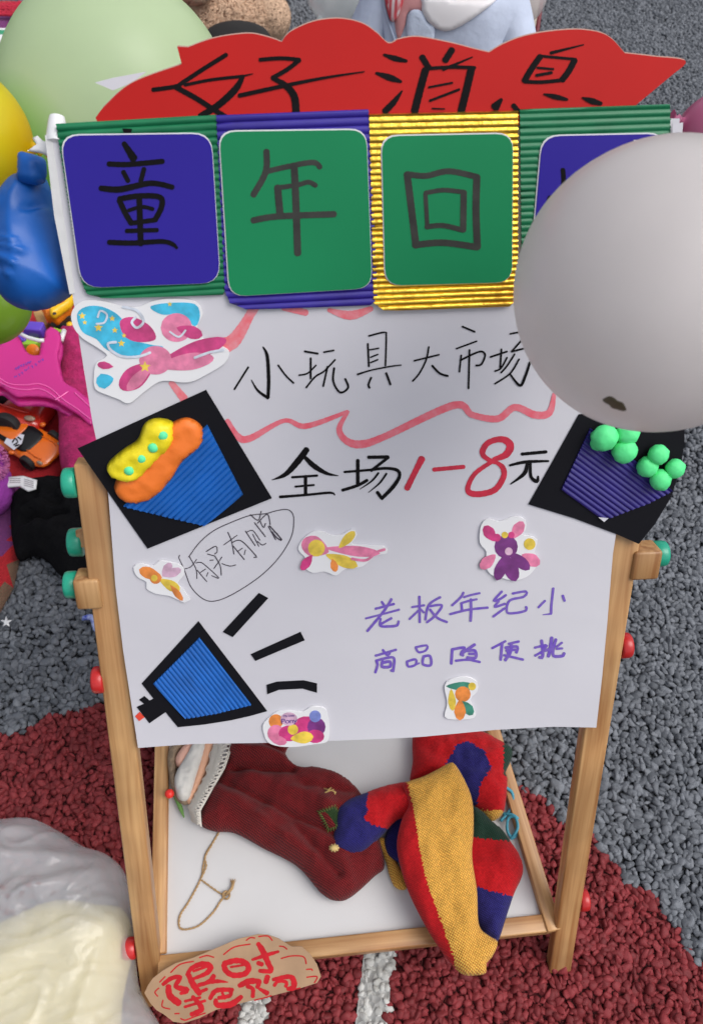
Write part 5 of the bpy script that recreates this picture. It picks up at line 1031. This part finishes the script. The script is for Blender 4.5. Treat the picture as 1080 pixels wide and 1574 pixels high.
J = {'pelvis': (CP3(0, -.03, hz), (.075, .10)), 'waist': (CP3(0, -.02, hz+.14), (.068, .085)), 'chest': (CP3(0, -.01, SZ-.10), (.075, .10)), 'neckb': (CP3(0, 0, SZ+.02), (.045, .05)), 'neck': (CP3(0, .01, SZ+.06), .036), 'jaw': (CP3(0, .025, SZ+.115), .052), 'head': (CP3(0, .01, SZ+.175), .085), 'crown': (CP3(0, 0, SZ+.225), .06)}
E_ = [('pelvis', 'waist'), ('waist', 'chest'), ('chest', 'neckb'), ('neckb', 'neck'), ('neck', 'jaw'), ('jaw', 'head'), ('head', 'crown')]
for s, n in ((-1, 'l'), (1, 'r')):
    J.update({n+'sh': (CP3(s*.125, 0, SZ-.035), .042), n+'el': (CP3(s*.175, .06, SZ-.20), .030), n+'wr': (CP3(s*.09, .21, hz+.10), .021), n+'pa': (CP3(s*.06, .255, hz+.095), (.024, .014)),
              n+'hi': (CP3(s*.07, .0, hz-.01), .06), n+'kn': (CP3(s*.10, .27, hz+.03), .043), n+'an': (CP3(s*.10, .27, .06), .028), n+'to': (CP3(s*.105, .37, .028), (.028, .018))})
    E_ += [('chest', n+'sh'), (n+'sh', n+'el'), (n+'el', n+'wr'), (n+'wr', n+'pa'), ('pelvis', n+'hi'), (n+'hi', n+'kn'), (n+'kn', n+'an'), (n+'an', n+'to')]
    for q_ in range(4):
        b = CP3(s*(.045+.010*q_), .268, hz+.092); J[n+'f%da' % q_] = (b, .0065); J[n+'f%db' % q_] = (b+fwd*.028-Vector((0, 0, .010)), .0058); J[n+'f%dc' % q_] = (b+fwd*(.040+.004*(q_ % 2))-Vector((0, 0, .024)), .0050)
        E_ += [(n+'pa', n+'f%da' % q_), (n+'f%da' % q_, n+'f%db' % q_), (n+'f%db' % q_, n+'f%dc' % q_)]
    J[n+'t1'] = (CP3(s*.04, .235, hz+.10), .0075); J[n+'t2'] = (CP3(s*.028, .262, hz+.094), .006); E_ += [(n+'wr', n+'t1'), (n+'t1', n+'t2')]
skin_mesh('body', J, E_, SKIN, ch)
SHT = mat('pale_blue_cotton', (.50, .56, .70), .85, vary=(8, .12), bump=(25, .6, 'noise', .006))
JS = {'chest': (CP3(0, -.01, SZ-.10), (.095, .12)), 'hem': (CP3(0, -.02, hz+.02), (.10, .125)), 'yoke': (CP3(0, .0, SZ-.005), (.070, .08))}; ES = [('chest', 'hem'), ('chest', 'yoke')]
for s, n in ((-1, 'l'), (1, 'r')):
    JS.update({n+'sh': (CP3(s*.13, 0, SZ-.04), .058), n+'el': (CP3(s*.18, .055, SZ-.19), .05), n+'cu': (CP3(s*.14, .13, SZ-.25), .042)}); ES += [('chest', n+'sh'), (n+'sh', n+'el'), (n+'el', n+'cu')]
shirt = skin_mesh('shirt', JS, ES, SHT, ch, 3)
JT = {'p': (CP3(0, -.03, hz), (.09, .115))}; ET = []
for s, n in ((-1, 'l'), (1, 'r')):
    JT.update({n+'hi': (CP3(s*.07, .0, hz-.01), .072), n+'kn': (CP3(s*.10, .275, hz+.03), .055), n+'an': (CP3(s*.10, .275, .09), .042)}); ET += [('p', n+'hi'), (n+'hi', n+'kn'), (n+'kn', n+'an')]
skin_mesh('trousers', JT, ET, mat('denim', (.05, .07, .14), .9), ch)
for s in (-1, 1): shell('shoe', [tuple(p) for p in [(CP3(s*.105, .23, 0)-CP3(0, 0, 0)).xy, (CP3(s*.105+.035, .28, 0)-CP3(0, 0, 0)).xy, (CP3(s*.105+.035, .37, 0)-CP3(0, 0, 0)).xy, (CP3(s*.105, .41, 0)-CP3(0, 0, 0)).xy, (CP3(s*.105-.035, .37, 0)-CP3(0, 0, 0)).xy, (CP3(s*.105-.035, .28, 0)-CP3(0, 0, 0)).xy]], Plane(CP3(0, 0, .03), (1, 0, 0), (0, 1, 0)), .04, .022, mat('white_shoe', (.6, .6, .6), .6), ch, rim=.03, step=.01, px=False)
HR = mat('black_hair', (.012, .010, .009), .5)
ball('hair', CP3(0, -.022, SZ+.205), .1, HR, ch, 4, (1, 1.0, .98), amp=.05)
for s in (-1, 1): ball('eye', CP3(s*.034, .088, SZ+.165), .011, mat('eye_dark', (.02, .015, .012), .15), ch, 2, (1.3, 1, .8)); ball('ear', CP3(s*.088, .0, SZ+.16), .018, SKIN, ch, 2, (.5, .8, 1.2))
ball('nose', CP3(0, .105, SZ+.14), .012, SKIN, ch, 2, (1, 1, 1)); ball('mouth', CP3(0, .088, SZ+.108), .016, mat('lip', (.45, .12, .1), .5), ch, 2, (1.3, .5, .35))
bs = BVHTree.FromPolygons([tuple(v.co+org(ch)) for v in shirt.data.vertices], [tuple(p.vertices) for p in shirt.data.polygons])
def drape(name, outline, mt, th, lift=.003, step=5, matl=None, curve=True, flat_d=None):
    q_ = catmull(outline, 4, True) if curve else resample_lin(outline, 4); P, F_ = tri(q_, step); d = dist_poly(P, q_); top, bot = [], []
    for (x, y), dd in zip(P, d):
        r = ray(x, y).normalized(); h = bs.ray_cast(CAM, r); base = h[0] if h[0] else D(x, y, flat_d or 1.56)
        k = min(1, dd/3)**.5; bot.append(base-r*lift*.3); top.append(base-r*(lift+th*k))
    n = len(P); F2 = [tuple(f) for f in F_]+[tuple(i+n for i in f[::-1]) for f in F_]; e = {}
    for f in F_:
        for i in range(3): a, b = f[i], f[(i+1) % 3]; e.setdefault((min(a, b), max(a, b)), []).append((a, b))
    F2 += [(es[0][1], es[0][0], es[0][0]+n, es[0][1]+n) for es in e.values() if len(es) == 1]
    return obj(name, top+bot, F2, mt, ch)
drape('collar', [(652, -25), (648, 6), (650, 22), (664, 40), (682, 48), (700, 44), (730, 26), (762, 0), (780, -25)], mat('white_cotton', (.76, .74, .76), .8, bump=(60, .3, 'noise')), .006, .006)
drape('undershirt', [(608, -25), (606, 30), (612, 60), (622, 40), (628, 18), (652, 14), (650, -25)], mat('pink_cotton', (.60, .28, .28), .85), .002, .003)
drape('placket', [(627, 60), (628, 20), (646, 16), (656, 34), (668, 44), (660, 70)], mat('pale_blue_placket', (.55, .62, .76), .85, bump=(60, .8, 'noise', .004)), .003, .006)
def check():
    M = mat('red_check', (.6, .05, .07), .85); N = M.node_tree; L = N.links; tc = N.nodes.new('ShaderNodeTexCoord'); p = N.nodes['Principled BSDF']; w2 = []
    for rz in (.3, 1.87):
        mp = N.nodes.new('ShaderNodeMapping'); mp.inputs['Rotation'].default_value = (.3, 0, rz); L.new(tc.outputs['Object'], mp.inputs[0]); wv = N.nodes.new('ShaderNodeTexWave'); wv.inputs['Scale'].default_value = 28; L.new(mp.outputs[0], wv.inputs[0]); w2.append(wv.outputs['Fac'])
    mu = N.nodes.new('ShaderNodeMath'); mu.operation = 'MULTIPLY'; L.new(w2[0], mu.inputs[0]); L.new(w2[1], mu.inputs[1]); mx = N.nodes.new('ShaderNodeMix'); mx.data_type = 'RGBA'; mx.inputs['A'].default_value = (.55, .04, .06, 1); mx.inputs['B'].default_value = (.75, .65, .66, 1)
    L.new(mu.outputs[0], mx.inputs['Factor']); L.new(mx.outputs['Result'], p.inputs['Base Color']); return M
drape('scarf', [(590, -25), (592, 5), (600, 32), (608, 30), (618, 8), (622, -25)], check(), .006, .008)
drape('shirt_pocket_seam', [(586, -10), (590, 20), (600, 50), (606, 68), (608, 62), (602, 44), (594, 18), (590, -10)], mat('seam', (.42, .48, .62), .9), .002, .004)
stl = thing('stool', 'small beige stool under the seated child', 'stool', CP3(0, -.03, 0))
lathe('seat', [(.13, 0), (.135, .004), (.135, .018), (.13, .022)], 32, mat('beige_plastic', (.55, .5, .4), .4), stl, axis_matrix(CP3(0, -.03, hz-.115), (0, 0, 1)))
for a in (.8, 2.4, 3.9, 5.5):
    v, f = tube([CP3(math.cos(a)*.09, -.03+math.sin(a)*.09, hz-.114), CP3(math.cos(a)*.12, -.03+math.sin(a)*.12, .0)], .012, 8); obj('leg', v, f, mat('beige_plastic', (.55, .5, .4), .4), stl)
# beige tote behind the child on the right
tt = thing('tote_bag', 'beige bag with a dark red edge standing behind the right shoulder of the child', 'bag', G(800, 30, 0))
shell('bag_body', [(740, -80), (838, -60), (836, -10), (826, 52), (812, 75), (740, 75)], CP(1.95), .03, .05, mat('beige_canvas', (.42, .38, .31), .8, vary=(20, .2)), tt, rim=.03, step=.01)
v, f = tube([D(834, -60, 1.93), D(831, 0, 1.93), D(824, 52, 1.93), D(815, 78, 1.93)], .006, 8); obj('edge_piping', v, f, mat('maroon', (.16, .02, .03), .6), tt)
